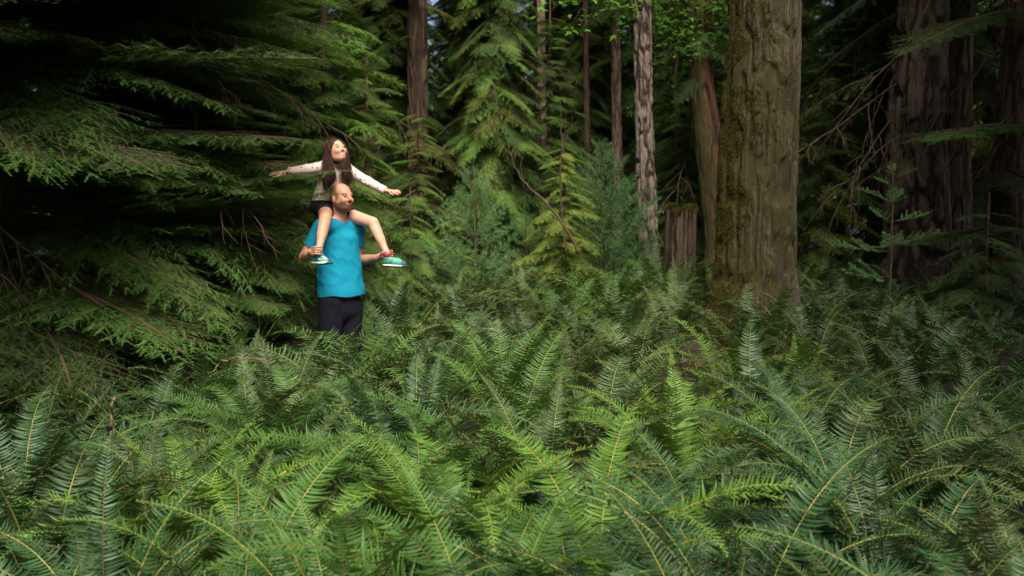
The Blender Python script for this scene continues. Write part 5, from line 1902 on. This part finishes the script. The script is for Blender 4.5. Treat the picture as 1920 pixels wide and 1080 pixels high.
whorl_tree('pine_sapling', 'bluish-green pine sapling behind the ferns left of the centre', 888, 11.2, 305, PB, 0.8, 1, step=0.21, per=5, tilt=(-0.35, 0.1), group='feathery pine saplings in the centre')
whorl_tree('pine_sapling', 'larger light bluish-green pine sapling left of the slender trunk', 1125, 13.6, 268, PB, 1.15, 2, step=0.21, per=6, tilt=(-0.35, 0.1), group='feathery pine saplings in the centre')
whorl_tree('pine_sapling', 'small low pine sapling between the two larger pine saplings', 985, 15.5, 395, PB, 0.6, 3, tilt=(-0.35, 0.1), group='feathery pine saplings in the centre')
whorl_tree('fir_sapling', 'sparse young fir with silvery green tips in front of the huge dark trunk', 1668, 8.6, 300, FB, 0.75, 4, step=0.24, per=4, tilt=(-0.15, 0.25), Lb=0.7, tr=0.014, bare=0.25, zlo=0.75)
bough_tree('hemlock_sapling', 'pale yellow-green drooping sapling in front of the large pine sapling', (1062 - 960) / F * 12.5, 12.5, 2.4, 0.5, 2.3, 60, 0.8, ['yellow'], 'small',
           0.018, 'bark_brown', None, None, 31, (0.1, 0.5), 0.3, 0, cat='sapling', lean=-0.05)
bough_tree('hemlock_sapling', 'low yellow-green sapling left of the bluish pine sapling', (850 - 960) / F * 12.3, 12.3, 1.5, 0.4, 1.4, 20, 0.6, ['yellow', 'bright'], 'small',
           0.012, 'bark_brown', None, None, 32, (0.1, 0.5), 0.3, 0, cat='sapling')
bough_tree('hemlock_sapling', 'fresh green low sapling behind the ferns right of the man', (770 - 960) / F * 11.0, 11.0, 1.7, 0.3, 1.6, 26, 0.8, ['bright', 'mid'], 'small',
           0.015, 'bark_brown', None, None, 33, (0.1, 0.5), 0.3, 0, cat='sapling')
bough_tree('hemlock_sapling', 'bright yellow-green sapling in the gap right of the mossy trunk', (1535 - 960) / F * 15.0, 15.0, 4.2, 0.6, 4.0, 50, 1.3, ['bright', 'yellow', 'mid'], 'small',
           0.02, 'bark_brown', None, None, 34, (0.1, 0.5), 0.4, 6, cat='sapling')
bough_tree('hemlock_sapling', 'low green sapling among the ferns at the right edge', (1850 - 960) / F * 9.0, 9.0, 1.5, 0.4, 1.35, 22, 0.9, ['mid', 'dark'], 'small',
           0.015, 'bark_brown', None, None, 35, (0.0, 0.3), 0.4, 0, cat='sapling')


def stick(name, label, cat, pts_px, r0, r1, mat, twigs=0, seed=0, leaves=0, n=5):
    r = random.Random(seed)
    P3 = np.array([P(*p) for p in pts_px])
    t = np.linspace(0, len(P3) - 1, 26)
    pts = np.stack([np.interp(t, np.arange(len(P3)), P3[:, i]) for i in range(3)], 1)
    ker = np.array([1, 2, 3, 2, 1]) / 9
    pts = np.stack([np.convolve(np.pad(pts[:, i], 2, 'edge'), ker, 'valid') for i in range(3)], 1)
    pts += np.array([[r.gauss(0, 0.006) for _ in range(3)] for _ in pts])
    base = np.array([pts[0][0], pts[0][1], gz(pts[0][0], pts[0][1])])
    o = thing(name, label, cat, base)
    mb = MB()
    mb.tube(pts - base, np.linspace(r0, r1, 26), 6)
    link('stem', mb.mesh('stem', [mat], True), o)
    for i in range(twigs):
        k = r.randrange(6, 25)
        d = unit(pts[min(k + 1, 25)] - pts[k - 1]) + np.array([r.uniform(-1, 1), r.uniform(-0.8, 0.8), r.uniform(-0.2, 0.8)])
        d = unit(d)
        L = r.uniform(0.2, 0.6)
        q = [pts[k] - base]
        for _ in range(6):
            d = unit(d + np.array([r.gauss(0, 0.15), r.gauss(0, 0.15), r.gauss(0, 0.15)]))
            q.append(q[-1] + d * L / 6)
        m2 = MB()
        m2.tube(np.array(q), np.linspace(r1 * 1.1, 0.0015, 7), 4)
        link('twig', m2.mesh('twig', [mat], True), o)
    return o


stick('dead_stem', 'bare leaning dead stem crossing the dark gap left of the pine saplings', 'dead stem', [(1086, 480, 11), (1064, 430, 11), (1030, 385, 11.1), (985, 345, 11.2), (962, 305, 11.2), (955, 282, 11.2)], 0.02, 0.004, M['twig'], 9, 3)
stick('shrub_stem', 'thin upright dark stem with small leaves in front of the yellow-green sapling', 'shrub', [(1062, 480, 11.6), (1055, 420, 11.6), (1050, 340, 11.6), (1053, 260, 11.6), (1050, 175, 11.6)], 0.014, 0.003, M['twig'], 12, 4)
stick('dead_stem', 'pale arching dead stem bowed over the ferns left of the man', 'dead stem', [(398, 700, 4.6), (410, 682, 4.6), (432, 671, 4.6), (470, 672, 4.6), (505, 682, 4.6)], 0.006, 0.003, M['deadtwig'], 0, 5)
stick('dead_stem', 'short upright reddish broken stem in the brown gap at left', 'dead stem', [(212, 860, 3.3), (210, 800, 3.3), (211, 745, 3.3)], 0.007, 0.004, M['deadtwig'], 0, 6)


# withered ferns
def dead_fern(px, Y, label, n, sc, seed):
    r = random.Random(seed)
    x = (px - 960) / F * Y
    o = thing('withered_fern', label, 'fern', (x, Y, gz(x, Y)), 0, 'withered ferns')
    for i in range(n):
        link('frond', r.choice(DEADF), o, (0, 0, 0), (r.uniform(-0.3, 0.3), r.uniform(-0.2, 0.4), r.uniform(0, 6.28)), sc * r.uniform(0.7, 1.1))


dead_fern(215, 3.3, 'withered rust-brown fern in the gap at lower left', 4, 0.6, 1)
dead_fern(330, 3.9, 'withered orange fern lying low below the dead arching stem', 5, 0.6, 2)
dead_fern(400, 4.3, 'small withered fern beside the rusty patch left of the man', 6, 0.6, 3)
dead_fern(822, 13.0, 'bright orange withered fern behind the ferns right of the girl\'s shoe', 9, 0.8, 4)
dead_fern(1420, 7.9, 'withered fern at the foot of the mossy trunk', 6, 0.6, 5)


# maple leaves
def leaf_shape():
    pts = [(0, 0)]
    lobes = [(-125, 0.45), (-100, 0.2), (-62, 0.85), (-38, 0.42), (-14, 0.72), (0, 1.08), (14, 0.72), (38, 0.42), (62, 0.85), (100, 0.2), (125, 0.45)]
    for a, l in lobes:
        pts.append((math.cos(R(a)) * l, math.sin(R(a)) * l))
    v = np.array([(x + 0.1, y, -0.12 * (x * x + y * y)) for x, y in pts])
    t = np.array([(0, i, i + 1) for i in range(1, len(pts) - 1)])
    return v, t


def maple_branch(parent, start, boxes, seed, n):
    """leafy branches from a point on the trunk into the given regions (px, py, Y, radius m)"""
    r = random.Random(seed)
    base = np.array(parent.location)
    lv, lt = leaf_shape()
    for px, py, Y, rad in boxes:
        mb = MB()
        c = P(px, py, Y)
        st = np.array(start)
        mid = (st + c) / 2 + np.array([0, 0, 0.3])
        t = np.linspace(0, 1, 12)[:, None]
        main = (1 - t) ** 2 * st + 2 * t * (1 - t) * mid + t * t * c
        mb.tube(main - base, np.linspace(0.03, 0.008, 12), 5, 1)
        Ms, Ps = [], []
        for i in range(n // 14 + 1):
            e = c + np.array([r.gauss(0, rad * 0.6), r.gauss(0, rad * 0.5), r.gauss(0, rad * 0.45)])
            a = main[r.randrange(6, 12)]
            tt = np.linspace(0, 1, 7)[:, None]
            q = a + (e - a) * tt + np.array([0, 0, 0.15]) * np.sin(tt * 3.1)
            mb.tube(q - base, np.linspace(0.007, 0.002, 7), 4, 1)
            for j in range(14):
                p = q[r.randrange(2, 7)] + np.array([r.gauss(0, 0.09), r.gauss(0, 0.09), r.gauss(0, 0.06)])
                d = np.array([r.gauss(0, 1), r.gauss(0, 1) - 0.5, r.uniform(-0.7, 0.1)])
                Ms.append(basis(d, np.array([r.gauss(0, 0.35), r.gauss(0, 0.35) - 0.3, 1.0])) * r.uniform(0.06, 0.12))
                Ps.append(p - base)
        mb.inst(lv, lt, np.array(Ms), np.array(Ps), 0, np.array([r.random() for _ in Ms]))
        link('leafy_branch', mb.mesh('leafy_branch', [M['maple'], M['twig']]), parent)


ct = bpy.data.objects['curved_tree']
maple_branch(ct, P(1312, -60, 15), [(1248, 40, 14.2, 0.5), (1255, 110, 14.3, 0.45), (1262, 10, 14.5, 0.5), (1350, 50, 14.6, 0.4), (1245, 215, 15.5, 0.35), (1355, 130, 15.5, 0.35), (1085, 8, 13.5, 0.5), (1140, 20, 13.5, 0.4), (1165, -20, 13.8, 0.5), (1345, 190, 15.8, 0.3)], 5, 150)
maple_branch(ct, P(1330, 150, 15), [(1560, 85, 15.5, 0.45), (1530, 150, 16, 0.4)], 6, 110)


# two boughs of the big left hemlock whose tips cross in front of the people
_h = [o for o in bpy.data.objects if o.get('label', '').startswith('big dark hemlock at the left edge')][0]
for px, py, Y, k in ((618, 333, 6.5, 0), (612, 385, 6.45, 1)):
    st = np.array(_h.location)
    e = P(px, py, Y)
    d = e - st
    L = math.hypot(d[0], d[1])
    link('bough', bough_mesh('flat', k + 1, 'mid'), _h, (0, 0, e[2] - st[2] - 0.088 * L), (0.15 - 0.3 * k, -0.125 - 0.035 * k, math.atan2(d[1], d[0])), (L / 2.0, L / 3.2, L / 4.0))
